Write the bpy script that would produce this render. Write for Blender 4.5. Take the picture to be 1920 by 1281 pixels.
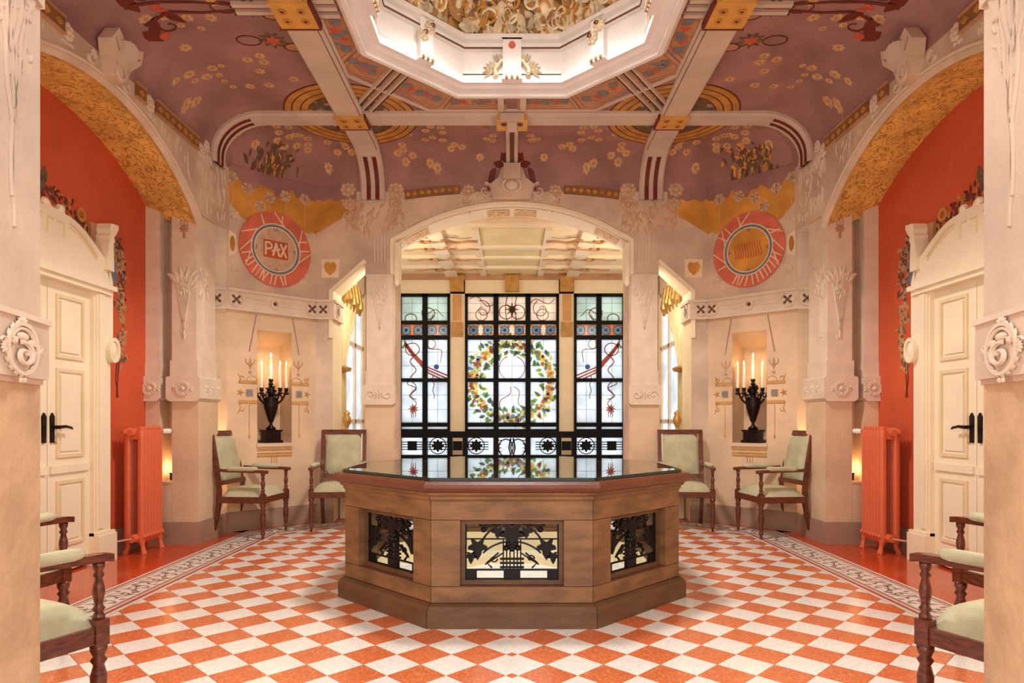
import bpy, math, random
from mathutils import Vector
R = random.Random(7)
PI = math.pi
for o in list(bpy.data.objects): bpy.data.objects.remove(o, do_unlink=True)
scene = bpy.context.scene
COL = scene.collection

# ------------------------------------------------------------------ camera, world, lights, exposure
FPX, HOR, EYE = 1235.0, 789.0, 1.21          # focal length and horizon in pixels, eye height in metres
cam = bpy.data.cameras.new('camera'); camo = bpy.data.objects.new('camera', cam); COL.objects.link(camo)
camo.location = (0, 0, EYE); camo.rotation_euler = (PI/2, 0, 0)
cam.sensor_fit = 'HORIZONTAL'; cam.sensor_width = 36; cam.lens = 36*FPX/1920
cam.shift_y = (HOR-640.5)/1920; cam.clip_start = .05; cam.clip_end = 200
scene.camera = camo
w = bpy.data.worlds.new('World'); scene.world = w; w.use_nodes = True
bg = w.node_tree.nodes['Background']; bg.inputs[0].default_value = (.95, .975, 1, 1); bg.inputs[1].default_value = 1.4
vs = scene.view_settings; vs.view_transform = 'Standard'; vs.look = 'None'; vs.gamma = 1; vs.exposure = 0.14
vs.use_curve_mapping = False
def light(name, kind, loc, energy, color=(1, 1, 1), size=.2, rot=(0, 0, 0), size_y=None):
    l = bpy.data.lights.new(name, kind); l.energy = energy; l.color = color
    if kind == 'AREA':
        l.size = size
        if size_y: l.shape = 'RECTANGLE'; l.size_y = size_y
    else: l.shadow_soft_size = size
    o = bpy.data.objects.new(name, l); COL.objects.link(o); o.location = loc; o.rotation_euler = rot
    return o
WARM = (1, .80, .58)
dl = light('dome_light', 'SPOT', (0, 5.0, 4.95), 430, (1, .95, .88), .3)
dl.data.spot_size = math.radians(122); dl.data.spot_blend = .35
light('drum_light', 'AREA', (0, 5.0, 4.76), 13, (1, .97, .95), .8)
light('dome_glow', 'POINT', (0, 5.0, 5.0), 7, (1, .93, .84), .2)
light('hall_fill', 'AREA', (0, -2.2, 2.6), 135, (1, .92, .81), 4.2, (math.radians(82), 0, 0), 2.6)  # added fill from behind the camera, stands for no known lamp
for sx in (-1, 1):
    light('front_fill', 'POINT', (sx*2.35, 2.55, 1.5), 36, (1, .89, .74), .25)  # unseen fill in the front corners, added to lift doors and walls
    light('bay_fill', 'POINT', (sx*1.58, 8.75, 2.9), 27, (1, .93, .78), .2)  # fill added out of sight behind the back wall to brighten the bay
light('well_fill', 'AREA', (0, 5.015, .74), 5.5, (1, .92, .78), 1.3)  # added just under the glass to brighten the inside of the table

# ------------------------------------------------------------------ helpers
CY = 5.015
def lin(c):
    return tuple(((x/255)/12.92 if x/255 <= .04045 else ((x/255+.055)/1.055)**2.4) for x in c)+(1,)
MATS = {}
def mat(name, c, rough=.65, var=.10, scale=5, bump=.15, metal=0, c2=None, bscale=40, stretch=None, spec=.5, coat=0):
    m = bpy.data.materials.new(name); m.use_nodes = True; nt = m.node_tree; n = nt.nodes; L = nt.links
    p = n['Principled BSDF']; p.inputs['Roughness'].default_value = rough; p.inputs['Metallic'].default_value = metal
    p.inputs['Specular IOR Level'].default_value = spec
    if coat: p.inputs['Coat Weight'].default_value = coat; p.inputs['Coat Roughness'].default_value = .08
    tc = n.new('ShaderNodeTexCoord'); mp = n.new('ShaderNodeMapping'); L.new(tc.outputs['Object'], mp.inputs['Vector'])
    if stretch: mp.inputs['Scale'].default_value = stretch
    nz = n.new('ShaderNodeTexNoise'); nz.inputs['Scale'].default_value = scale; nz.inputs['Detail'].default_value = 6
    L.new(mp.outputs[0], nz.inputs['Vector'])
    rp = n.new('ShaderNodeValToRGB'); a = lin(c)
    b = lin(c2) if c2 else tuple(x*(1-var*2) for x in a[:3])+(1,)
    t = a if c2 else tuple(min(1, x*(1+var)) for x in a[:3])+(1,)
    rp.color_ramp.elements[0].position = .32; rp.color_ramp.elements[0].color = b
    rp.color_ramp.elements[1].position = .68; rp.color_ramp.elements[1].color = t
    L.new(nz.outputs['Fac'], rp.inputs['Fac']); L.new(rp.outputs[0], p.inputs['Base Color'])
    if bump:
        nb = n.new('ShaderNodeTexNoise'); nb.inputs['Scale'].default_value = bscale; nb.inputs['Detail'].default_value = 4
        L.new(mp.outputs[0], nb.inputs['Vector'])
        bp = n.new('ShaderNodeBump'); bp.inputs['Strength'].default_value = bump; bp.inputs['Distance'].default_value = .01
        L.new(nb.outputs['Fac'], bp.inputs['Height']); L.new(bp.outputs[0], p.inputs['Normal'])
    MATS[name] = m; return m
def terrazzo(name, c, c2, rough=.22):
    m = mat(name, c, rough, .06, 2.5, 0); nt = m.node_tree; n = nt.nodes; L = nt.links; p = n['Principled BSDF']
    base = p.inputs['Base Color'].links[0].from_socket
    tc = n.new('ShaderNodeNewGeometry'); vo = n.new('ShaderNodeTexVoronoi'); vo.inputs['Scale'].default_value = 130
    L.new(tc.outputs['Position'], vo.inputs['Vector'])
    sp = n.new('ShaderNodeSeparateColor'); L.new(vo.outputs['Color'], sp.inputs[0])
    r = n.new('ShaderNodeValToRGB'); r.color_ramp.elements[0].position = .55; r.color_ramp.elements[1].position = .95
    r.color_ramp.elements[0].color = (0, 0, 0, 1); r.color_ramp.elements[1].color = (.55, .55, .55, 1); L.new(sp.outputs[0], r.inputs['Fac'])
    mx = n.new('ShaderNodeMix'); mx.data_type = 'RGBA'; L.new(r.outputs[0], mx.inputs[0]); L.new(base, mx.inputs[6]); mx.inputs[7].default_value = lin(c2)
    L.new(mx.outputs[2], p.inputs['Base Color']); return m
def scrolled(name, c, c2, scale=7, lo=.0, hi=.055, rough=.6):
    """painted scrollwork: thin meandering lines of a second colour"""
    m = mat(name, c, rough, .12, 4, .2); nt = m.node_tree; n = nt.nodes; L = nt.links; p = n['Principled BSDF']
    base = p.inputs['Base Color'].links[0].from_socket
    tc = n.new('ShaderNodeTexCoord')
    nz = n.new('ShaderNodeTexNoise'); nz.inputs['Scale'].default_value = scale; nz.inputs['Detail'].default_value = 2.5; nz.inputs['Distortion'].default_value = 1.6
    L.new(tc.outputs['Object'], nz.inputs['Vector'])
    su = n.new('ShaderNodeMath'); su.operation = 'SUBTRACT'; su.inputs[1].default_value = .5; L.new(nz.outputs['Fac'], su.inputs[0])
    ab = n.new('ShaderNodeMath'); ab.operation = 'ABSOLUTE'; L.new(su.outputs[0], ab.inputs[0])
    r = n.new('ShaderNodeValToRGB'); r.color_ramp.elements[0].position = lo+.012; r.color_ramp.elements[1].position = hi
    r.color_ramp.elements[0].color = (.75, .75, .75, 1); r.color_ramp.elements[1].color = (0, 0, 0, 1); L.new(ab.outputs[0], r.inputs['Fac'])
    mx = n.new('ShaderNodeMix'); mx.data_type = 'RGBA'; L.new(r.outputs[0], mx.inputs[0]); L.new(base, mx.inputs[6]); mx.inputs[7].default_value = lin(c2)
    L.new(mx.outputs[2], p.inputs['Base Color']); return m
def glassy(name, c, trans=.9, rough=.2):
    """stained / frosted glass lit from behind by the day outside"""
    m = bpy.data.materials.new(name); m.use_nodes = True; nt = m.node_tree; n = nt.nodes; L = nt.links
    n.remove(n['Principled BSDF']); out = n['Material Output']
    tr = n.new('ShaderNodeBsdfTranslucent'); gl = n.new('ShaderNodeBsdfGlossy'); gl.inputs['Roughness'].default_value = rough
    tc = n.new('ShaderNodeTexCoord'); nz = n.new('ShaderNodeTexNoise'); nz.inputs['Scale'].default_value = 3; L.new(tc.outputs['Object'], nz.inputs['Vector'])
    rp = n.new('ShaderNodeValToRGB'); a = lin(c); rp.color_ramp.elements[0].color = tuple(x*.82 for x in a[:3])+(1,); rp.color_ramp.elements[1].color = a
    rp.color_ramp.elements[0].position = .3; rp.color_ramp.elements[1].position = .6
    L.new(nz.outputs['Fac'], rp.inputs['Fac']); L.new(rp.outputs[0], tr.inputs[0])
    mx = n.new('ShaderNodeMixShader'); mx.inputs[0].default_value = .04
    L.new(tr.outputs[0], mx.inputs[1]); L.new(gl.outputs[0], mx.inputs[2]); L.new(mx.outputs[0], out.inputs[0])
    MATS[name] = m; return m
def emit(name, c, s):
    m = bpy.data.materials.new(name); m.use_nodes = True; p = m.node_tree.nodes['Principled BSDF']
    p.inputs['Base Color'].default_value = lin(c); p.inputs['Emission Color'].default_value = lin(c); p.inputs['Emission Strength'].default_value = s
    MATS[name] = m; return m

mat('plaster', (220, 194, 170), .75, .13, 2.2, .3)           # grey-pink plaster of the upper walls
mat('plaster_low', (226, 194, 160), .75, .10, 2.0, .3)     # warm stucco below the band
mat('stucco_rough', (206, 168, 128), .85, .12, 5, .7, bscale=26)
mat('relief', (228, 206, 184), .7, .05, 6, .15)
mat('rib', (214, 194, 178), .7, .06, 3, .15)
mat('white_plaster', (244, 240, 238), .6, .03, 5, .05)
mat('mauve', (166, 124, 120), .8, .14, 2.2, .15)
mat('red_wall', (210, 90, 50), .75, .07, 1.6, .15)
mat('baseboard', (172, 138, 116), .6, .06, 3, .1)
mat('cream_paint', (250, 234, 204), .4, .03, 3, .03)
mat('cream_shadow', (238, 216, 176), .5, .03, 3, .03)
mat('terracotta_line', (196, 92, 52), .6, .06, 6, 0)
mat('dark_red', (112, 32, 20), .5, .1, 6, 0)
mat('gold', (200, 146, 66), .5, .15, 9, .1)
mat('gold_plate', (226, 170, 84), .4, .08, 9, .05, .1)
mat('ochre', (222, 156, 62), .75, .16, 3, .15)
mat('tan', (196, 148, 110), .75, .12, 4, .1)
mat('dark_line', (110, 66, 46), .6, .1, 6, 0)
mat('flower_yellow', (214, 172, 124), .7, .12, 20, 0)
mat('flower_core', (196, 140, 76), .7, .12, 20, 0)
mat('flower_red', (206, 92, 62), .7, .1, 20, 0)
mat('blue_grey', (122, 130, 142), .7, .12, 20, 0)
mat('leaf_green', (112, 92, 68), .7, .2, 20, 0)
mat('rosette', (216, 180, 146), .7, .1, 20, .1)
mat('coral', (222, 116, 88), .75, .1, 8, .1)
mat('pale_line', (246, 222, 190), .7, .04, 8, 0)
mat('stone', (142, 100, 62), .55, .14, 5, .35, stretch=(1, 1, 3.2), c2=(104, 72, 44), bscale=60)
mat('stone_dark', (104, 70, 42), .55, .14, 5, .35, stretch=(1, 1, 3.2), bscale=60)
mat('stone_cap', (112, 62, 40), .4, .12, 5, .1, stretch=(1, 1, 2))
mat('iron', (26, 20, 20), .45, .2, 14, .1, .6)
mat('black_frame', (7, 7, 8), .6, .1, 10, 0, spec=.2)
mat('bronze', (40, 28, 24), .35, .25, 20, .1, .7)
mat('wood', (122, 56, 30), .3, .2, 6, .06, stretch=(3, 3, 14), c2=(68, 28, 16), coat=.3)
mat('fabric', (192, 187, 154), .9, .08, 9, .3, bscale=120)
mat('radiator', (224, 106, 64), .45, .04, 3, .02)
mat('radiator_valve', (206, 160, 132), .35, .1, 6, 0, .7)
mat('white_plastic', (240, 236, 228), .35, .02, 6, 0)
mat('wax', (252, 244, 224), .4, .02, 6, 0)
mat('gilt', (206, 160, 88), .35, .2, 16, .2, .5)
mat('dome_gold', (236, 222, 190), .6, .2, 9, .3)
mat('dome_dark', (176, 136, 88), .7, .2, 9, .3)
mat('glass_rim', (28, 44, 38), .1, .1, 4, 0)
mat('panel_line', (176, 120, 82), .7, .1, 9, 0)
mat('frieze_brown', (150, 100, 56), .7, .12, 8, .1)
mat('grout', (206, 128, 92), .6, .06, 8, .05)
mat('mosaic_white', (236, 224, 212), .35, .06, 30, 0)
mat('mosaic_grey', (140, 130, 126), .35, .12, 30, 0)
mat('mosaic_red', (182, 84, 60), .35, .1, 30, 0)
mat('cream_wall', (250, 230, 190), .7, .03, 3, .05)
mat('yellow_panel', (240, 224, 170), .7, .04, 3, .05)
mat('curtain', (250, 232, 180), .8, .08, 6, .1)
terrazzo('tile_white', (244, 240, 234), (206, 198, 190))
terrazzo('tile_red', (210, 108, 64), (236, 164, 114))
terrazzo('terrazzo', (196, 70, 34), (220, 110, 64), .14)
scrolled('soffit', (246, 200, 108), (160, 92, 36), 10, 0, .05)
scrolled('soffit_pale', (236, 206, 160), (180, 110, 54), 11)
glassy('pane_white', (244, 248, 252)); glassy('pane_mint', (222, 232, 222)); glassy('pane_orange', (216, 122, 66)); glassy('pane_cream', (250, 232, 214))
glassy('glass_pale', (244, 226, 150)); glassy('glass_yellow', (252, 220, 104)); glassy('glass_green', (134, 168, 84)); glassy('glass_orange', (240, 152, 66)); glassy('glass_red', (190, 84, 62))
glassy('glass_blue', (110, 152, 206)); glassy('glass_ribbon', (168, 112, 98)); glassy('glass_dark', (88, 104, 92))
emit('flame', (255, 214, 140), 9); emit('lamp_glow', (255, 214, 150), 2.5)
m = bpy.data.materials.new('table_glass'); m.use_nodes = True; nt = m.node_tree; n = nt.nodes; L = nt.links
n.remove(n['Principled BSDF']); tr = n.new('ShaderNodeBsdfTransparent'); tr.inputs[0].default_value = (.62, .72, .66, 1)
gl = n.new('ShaderNodeBsdfGlossy'); gl.inputs['Roughness'].default_value = .015; gl.inputs[0].default_value = (.93, .97, .95, 1)
fr = n.new('ShaderNodeFresnel'); fr.inputs[0].default_value = 2.1
mx = n.new('ShaderNodeMixShader'); L.new(fr.outputs[0], mx.inputs[0]); L.new(tr.outputs[0], mx.inputs[1]); L.new(gl.outputs[0], mx.inputs[2])
L.new(mx.outputs[0], n['Material Output'].inputs[0]); MATS['table_glass'] = m

class G:
    """mesh builder. Points are (a, y, z): a is mirrored by obj(s=-1) to the left, y by my about the room's centre."""
    def __init__(s): s.v = []; s.f = []; s.mi = []; s.m = 0
    def add(s, vs, fs):
        b = len(s.v); s.v += [tuple(p) for p in vs]
        for f in fs: s.f.append([b+i for i in f]); s.mi.append(s.m)
        return s
    def box(s, x0, x1, y0, y1, z0, z1):
        vs = [(x, y, z) for z in (z0, z1) for y in (y0, y1) for x in (x0, x1)]
        return s.add(vs, [(0, 2, 3, 1), (4, 5, 7, 6), (0, 1, 5, 4), (2, 6, 7, 3), (0, 4, 6, 2), (1, 3, 7, 5)])
    @staticmethod
    def P(fr, u, v, d):
        if callable(fr): return fr(u, v, d)
        O, U, V, N = fr
        return (O[0]+u*U[0]+v*V[0]+d*N[0], O[1]+u*U[1]+v*V[1]+d*N[1], O[2]+u*U[2]+v*V[2]+d*N[2])
    def fbox(s, fr, u0, u1, v0, v1, d0, d1):
        vs = [s.P(fr, u, v, d) for d in (d0, d1) for v in (v0, v1) for u in (u0, u1)]
        return s.add(vs, [(0, 2, 3, 1), (4, 5, 7, 6), (0, 1, 5, 4), (2, 6, 7, 3), (0, 4, 6, 2), (1, 3, 7, 5)])
    def fpoly(s, fr, pts, d0, d1):
        k = len(pts); vs = [s.P(fr, u, v, d0) for u, v in pts]+[s.P(fr, u, v, d1) for u, v in pts]
        return s.add(vs, [list(range(k, 2*k)), list(range(k))[::-1]]+[(i, (i+1) % k, k+(i+1) % k, k+i) for i in range(k)])
    def fframe(s, fr, u0, u1, v0, v1, w, d0, d1):
        """mitred rectangular frame"""
        o = [(u0, v0), (u1, v0), (u1, v1), (u0, v1)]; i = [(u0+w, v0+w), (u1-w, v0+w), (u1-w, v1-w), (u0+w, v1-w)]
        vs = [s.P(fr, u, v, d) for d in (d0, d1) for q in (o, i) for u, v in q]; fs = []
        for k in range(4):
            j = (k+1) % 4; fs += [(8+k, 8+j, 12+j, 12+k), (k, 8+k, 8+j, j) if False else (j, 8+j, 8+k, k), (4+k, 12+k, 12+j, 4+j), (4+k, 4+j, j, k)]
        return s.add(vs, fs)
    def flat(s, fr, pts, d):
        return s.add([s.P(fr, u, v, d) for u, v in pts], [list(range(len(pts)))])
    def fdisc(s, fr, cu, cv, r, d0, d1, n=12, ry=None):
        ry = ry or r
        return s.fpoly(fr, [(cu+r*math.cos(2*PI*i/n), cv+ry*math.sin(2*PI*i/n)) for i in range(n)], d0, d1)
    def fring(s, fr, cu, cv, r0, r1, d0, d1, n=32, k=1, a0=0, a1=2*PI):
        vs = []; full = abs(a1-a0-2*PI) < 1e-6; cnt = n if full else n+1
        for i in range(cnt):
            t = a0+(a1-a0)*i/n
            for r, d in ((r0, d0), (r0, d1), (r1, d1), (r1, d0)): vs.append(s.P(fr, cu+r*math.cos(t), cv+k*r*math.sin(t), d))
        fs = []
        for i in range(n):
            j = (i+1) % cnt
            for q in range(4): fs.append((4*i+q, 4*i+(q+1) % 4, 4*j+(q+1) % 4, 4*j+q))
        return s.add(vs, fs)
    def lump(s, fr, cu, cv, ru, rv, h, d0=0, n=8, ang=0):
        vs = []; c, q = math.cos(ang), math.sin(ang)
        for rr, hh in ((1, 0), (.8, .62), (.45, .92)):
            for i in range(n):
                t = 2*PI*i/n; x = ru*rr*math.cos(t); y = rv*rr*math.sin(t)
                vs.append(s.P(fr, cu+x*c-y*q, cv+x*q+y*c, d0+h*hh))
        vs.append(s.P(fr, cu, cv, d0+h)); fs = [list(range(n))[::-1]]
        for k in range(2):
            for i in range(n): fs.append((k*n+i, k*n+(i+1) % n, (k+1)*n+(i+1) % n, (k+1)*n+i))
        for i in range(n): fs.append((2*n+i, 2*n+(i+1) % n, 3*n))
        return s.add(vs, fs)
    def leaf(s, fr, cu, cv, ang, Ln, W, h=.01, d0=0):
        c, q = math.cos(ang), math.sin(ang)
        pr = [(0, .12), (.25, .8), (.5, 1), (.75, .62), (1, 0.05)]
        vs = []
        for t, ww in pr:
            for sd, hh in ((1, 0), (0, 1), (-1, 0)):
                x = t*Ln; y = sd*ww*W/2
                vs.append(s.P(fr, cu+x*c-y*q, cv+x*q+y*c, d0+h*(.25+.75*hh*math.sin(PI*min(1, t+.15)) if hh else 0.0)))
        fs = []
        for i in range(4):
            b = 3*i; fs += [(b, b+1, b+4, b+3), (b+1, b+2, b+5, b+4)]
        return s.add(vs, fs)
    def stroke(s, fr, pts, w0, w1=None, h=.01, d0=0, flat=False):
        w1 = w0 if w1 is None else w1; k = len(pts); vs = []
        for i, (u, v) in enumerate(pts):
            a = pts[max(0, i-1)]; b = pts[min(k-1, i+1)]
            dx, dy = b[0]-a[0], b[1]-a[1]; l = math.hypot(dx, dy) or 1; nx, ny = -dy/l, dx/l
            ww = (w0+(w1-w0)*i/(k-1))/2
            vs += [s.P(fr, u+nx*ww, v+ny*ww, d0), s.P(fr, u+nx*ww*(.98 if flat else .5), v+ny*ww*(.98 if flat else .5), d0+h),
                   s.P(fr, u-nx*ww*(.98 if flat else .5), v-ny*ww*(.98 if flat else .5), d0+h), s.P(fr, u-nx*ww, v-ny*ww, d0)]
        fs = []
        for i in range(k-1):
            for q in range(3): fs.append((4*i+q, 4*i+q+1, 4*i+5+q, 4*i+4+q))
        fs += [(0, 1, 2, 3), (4*k-1, 4*k-2, 4*k-3, 4*k-4)]
        return s.add(vs, fs)
    def tube(s, path, r, n=8):
        k = len(path); rr = r if isinstance(r, (list, tuple)) else [r]*k; vs = []
        for i in range(k):
            p = Vector(path[i]); t = (Vector(path[min(k-1, i+1)])-Vector(path[max(0, i-1)])).normalized()
            up = Vector((0, 0, 1)) if abs(t.z) < .9 else Vector((1, 0, 0))
            a = t.cross(up).normalized(); b = t.cross(a)
            for j in range(n):
                q = 2*PI*j/n; vs.append(tuple(p+a*rr[i]*math.cos(q)+b*rr[i]*math.sin(q)))
        fs = [(i*n+j, i*n+(j+1) % n, (i+1)*n+(j+1) % n, (i+1)*n+j) for i in range(k-1) for j in range(n)]
        fs += [list(range(n))[::-1], list(range((k-1)*n, k*n))]
        return s.add(vs, fs)
    def lathe(s, prof, c=(0, 0, 0), n=14):
        vs = []; k = len(prof)
        for r, z in prof:
            for j in range(n):
                q = 2*PI*j/n; vs.append((c[0]+r*math.cos(q), c[1]+r*math.sin(q), c[2]+z))
        fs = [(i*n+j, i*n+(j+1) % n, (i+1)*n+(j+1) % n, (i+1)*n+j) for i in range(k-1) for j in range(n)]
        fs += [list(range(n))[::-1], list(range((k-1)*n, k*n))]
        return s.add(vs, fs)
    def sweep(s, rings):
        """closed rings of equal length joined one after another"""
        n = len(rings[0]); vs = [p for r in rings for p in r]
        return s.add(vs, [(i*n+j, i*n+(j+1) % n, (i+1)*n+(j+1) % n, (i+1)*n+j) for i in range(len(rings)-1) for j in range(n)])
    def octa(s, prof, c, closed=True):
        """sweep a profile of (apothem, z) round a regular octagon"""
        k = 1/math.cos(PI/8); vs = []
        for A, z in prof:
            for j in range(8):
                q = PI/8+j*PI/4; vs.append((c[0]+A*k*math.cos(q), c[1]+A*k*math.sin(q), z))
        m = len(prof); fs = []
        for i in range(m if closed else m-1):
            for j in range(8): fs.append((i*8+j, i*8+(j+1) % 8, ((i+1) % m)*8+(j+1) % 8, ((i+1) % m)*8+j))
        return s.add(vs, fs)
    def mesh(s, name, mats, sx=1, my=False, org=(0, 0, 0), smooth=False):
        me = bpy.data.meshes.new(name); vs = []
        for x, y, z in s.v:
            if my: y = 2*CY-y
            vs.append((sx*x-org[0], y-org[1], z-org[2]))
        flip = (sx < 0) != bool(my)
        me.from_pydata(vs, [], [f[::-1] for f in s.f] if flip else s.f)
        for mn in ([mats] if isinstance(mats, str) else mats): me.materials.append(MATS[mn])
        me.polygons.foreach_set('material_index', s.mi)
        if smooth: me.polygons.foreach_set('use_smooth', [True]*len(me.polygons))
        me.update(); return me
    def obj(s, name, mats, parent=None, sx=1, my=False, smooth=False, kind=None, label=None, cat=None, group=None, org=None):
        if org is None: org = ORG.get(parent.name, (0, 0, 0)) if parent else (0, 0, 0)
        o = bpy.data.objects.new(name, s.mesh(name, mats, sx, my, org, smooth)); COL.objects.link(o)
        if parent: o.parent = parent; ORG[o.name] = org
        return tag(o, label, cat, group, kind)
ORG = {}          # world position of each parent without rotation, so that parts can be written in room coordinates
def tag(o, label=None, cat=None, group=None, kind=None):
    if label: o['label'] = label
    if cat: o['category'] = cat
    if group: o['group'] = group
    if kind: o['kind'] = kind
    return o
def thing(name, label, cat, loc=(0, 0, 0), rz=0, group=None, kind=None):
    o = bpy.data.objects.new(name, None); COL.objects.link(o); o.location = loc; o.rotation_euler = (0, 0, rz)
    o.empty_display_size = .1; ORG[o.name] = tuple(loc)
    return tag(o, label, cat, group, kind)
def part_copy(o, parent):
    c = o.copy(); COL.objects.link(c); c.parent = parent; return c
def copy_tree(o, parent=None):
    c = o.copy(); COL.objects.link(c); c.parent = parent
    for ch in list(o.children): copy_tree(ch, c)
    return c
SIDES = ((-1, 'left'), (1, 'right'))
def arc(cu, cv, r, a0, a1, n=8, k=1):
    return [(cu+r*math.cos(a0+(a1-a0)*i/n), cv+k*r*math.sin(a0+(a1-a0)*i/n)) for i in range(n+1)]
def spiral(cu, cv, r0, r1, a0, a1, n=12):
    return [(cu+(r0+(r1-r0)*i/n)*math.cos(a0+(a1-a0)*i/n), cv+(r0+(r1-r0)*i/n)*math.sin(a0+(a1-a0)*i/n)) for i in range(n+1)]
def wave(u0, v0, u1, v1, amp, k, n=16, taper=False):
    dx, dy = u1-u0, v1-v0; l = math.hypot(dx, dy); nx, ny = -dy/l, dx/l
    return [(u0+dx*i/n+nx*amp*math.sin(2*PI*k*i/n)*(i/n if taper else 1), v0+dy*i/n+ny*amp*math.sin(2*PI*k*i/n)*(i/n if taper else 1)) for i in range(n+1)]

# ------------------------------------------------------------------ plan of the room (a = distance from the middle line)
XS, YB, YF, DS = 3.07, 7.88, 1.95, 10.23      # side planes, back plane, front plane, diagonal walls a + y = DS
HC, HW, CR = 4.37, 3.95, .5                   # ceiling, top of walls, width of the cove
D1, D3 = (3.09, 7.14), (2.35, 7.88)
XR, YCOL = 3.60, 6.47                         # red recess wall, face of the columns
r2 = math.sqrt(.5)
FB = ((0, YB, 0), (1, 0, 0), (0, 0, 1), (0, -1, 0))                       # back wall: u = a
FS = ((XS, 0, 0), (0, 1, 0), (0, 0, 1), (-1, 0, 0))                       # side wall: u = y
FD = ((D1[0], D1[1], 0), (-r2, r2, 0), (0, 0, 1), (-r2, -r2, 0))          # diagonal wall, u from the column inwards
LD = math.hypot(D1[0]-D3[0], D1[1]-D3[1])
FR = ((XR, 0, 0), (0, 1, 0), (0, 0, 1), (-1, 0, 0))                       # red wall
FC = ((0, YCOL, 0), (1, 0, 0), (0, 0, 1), (0, -1, 0))                     # column fronts
def wall_dist(x, y):
    x = abs(x); f = 2*CY-y
    return min(XS-x, YB-y, y-YF, (DS-x-y)*r2, (DS-x-f)*r2)
def hc(x, y):
    d = wall_dist(x, y)
    if d >= CR: return HC
    return HW+(HC-HW)*math.sqrt(max(0, 1-(1-max(0, d)/CR)**2))
CEIL = lambda u, v, d: (u, v, hc(u, v)-d)
def on_ceiling(px, py):
    """where the sight line through a pixel meets the ceiling surface"""
    dx, dz = (px-960)/FPX, (HOR-py)/FPX; lo, hi = 1.0, 8.5
    y = 2.0
    while y < 8.2 and EYE+dz*y < hc(dx*y, y): y += .01
    return dx*y, y

# ------------------------------------------------------------------ floor
floor = G().box(-3.7, 3.7, -3.0, 11.3, -.1, -.006).obj('floor', 'grout', kind='structure', label='checkerboard floor of white and orange terrazzo tiles with mosaic border', cat='floor')
OCT_IN, OCT_OUT = (2.50, 9.56), (2.90, 10.02)
def clip(poly, a, b, c):           # keep a*x + b*y <= c
    out = []
    for i in range(len(poly)):
        p, q = poly[i], poly[(i+1) % len(poly)]; dp = a*p[0]+b*p[1]-c; dq = a*q[0]+b*q[1]-c
        if dp <= 0: out.append(p)
        if (dp < 0) != (dq < 0) and dp != dq:
            t = dp/(dp-dq); out.append((p[0]+t*(q[0]-p[0]), p[1]+t*(q[1]-p[1])))
    return out
def area(p): return abs(sum(p[i][0]*p[(i+1) % len(p)][1]-p[(i+1) % len(p)][0]*p[i][1] for i in range(len(p))))/2
DT = .2828; HD = DT/2-.0022
def diamond(cx, cy, h=HD): return [(cx-h, cy), (cx, cy-h), (cx+h, cy), (cx, cy+h)]
tiles = []
for col, off in (('tile_white', 0), ('tile_red', .5)):
    for i in range(-1, 12):
        for j in range(-9, 18):
            cx = (.105+i+off)*DT; cy = 3.268+(j+off)*DT
            full = diamond(cx, cy); p = full
            for a, b, c in ((1, 0, OCT_IN[0]), (1, 1, OCT_IN[1]), (1, -1, OCT_IN[1]-2*CY), (0, 1, 8.0), (-1, 0, 0)): p = clip(p, a, b, c) if p else p
            if not p or area(p) < .0006: continue
            whole = abs(area(p)-area(full)) < 1e-6
            sy = cy; px = cx*FPX/max(sy, .3); py = HOR+FPX*EYE/max(sy, .3)
            vis = sy > 2.9 and px < 900 and not (math.hypot(cx, cy-CY) < 1.12) and not (abs(cx) < .9*(cy/4.4) and 5.0 < cy)
            tiles.append((area(p)*(1/max(sy, .3)**3 if vis else 1e-9), col, (cx, cy), p, whole))
tiles.sort(key=lambda t: -t[0])
shared = {}
rest = G(); n_t = 0
for imp, col, (cx, cy), p, whole in tiles:
    seam = any(abs(q[0]) < 1e-6 for q in p)
    for sx in ((1,) if seam else (-1, 1)):
        pts = p
        if seam:                                # the tile on the middle line, one symmetric piece
            half = sorted([q for q in p if q[0] > 1e-6], key=lambda q: q[1]); ax = sorted([q for q in p if abs(q[0]) <= 1e-6], key=lambda q: q[1])
            mid = [q for q in p if q[0] > 1e-6]
            mid.sort(key=lambda q: math.atan2(q[1]-cy, q[0]+.001))
            pts = [ax[0]]+mid+([ax[-1]] if len(ax) > 1 else [])+[(-q[0], q[1]) for q in mid[::-1]]
        if n_t < 300:
            if whole and not seam:
                if col not in shared:
                    g = G(); g.fpoly(((0, 0, 0), (1, 0, 0), (0, 1, 0), (0, 0, 1)), diamond(0, 0), -.012, 0); shared[col] = g.mesh('tile', col)
                o = bpy.data.objects.new('tile', shared[col]); COL.objects.link(o); o.parent = floor; o.location = (sx*cx, cy, 0)
            else:
                g = G(); g.fpoly(((0, 0, 0), (1, 0, 0), (0, 1, 0), (0, 0, 1)), pts, -.012, 0); g.obj('tile', col, floor, sx)
            n_t += 1
        else:
            rest.m = 0 if col == 'tile_white' else 1
            rest.fpoly(((0, 0, 0), (1, 0, 0), (0, 1, 0), (0, 0, 1)), [(sx*q[0], q[1]) for q in pts], -.012, 0)
rest.obj('tile_field', ['tile_white', 'tile_red'], floor, kind='stuff')
FL = ((0, 0, 0), (1, 0, 0), (0, 1, 0), (0, 0, 1))
def oct_path(o, sm):      # half outline of an octagon line at side distance o and diagonal sum sm, front to back
    return [(o+sm-2*CY-o-.0, 0)] and [(max(.1, 0), 0)]
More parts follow.
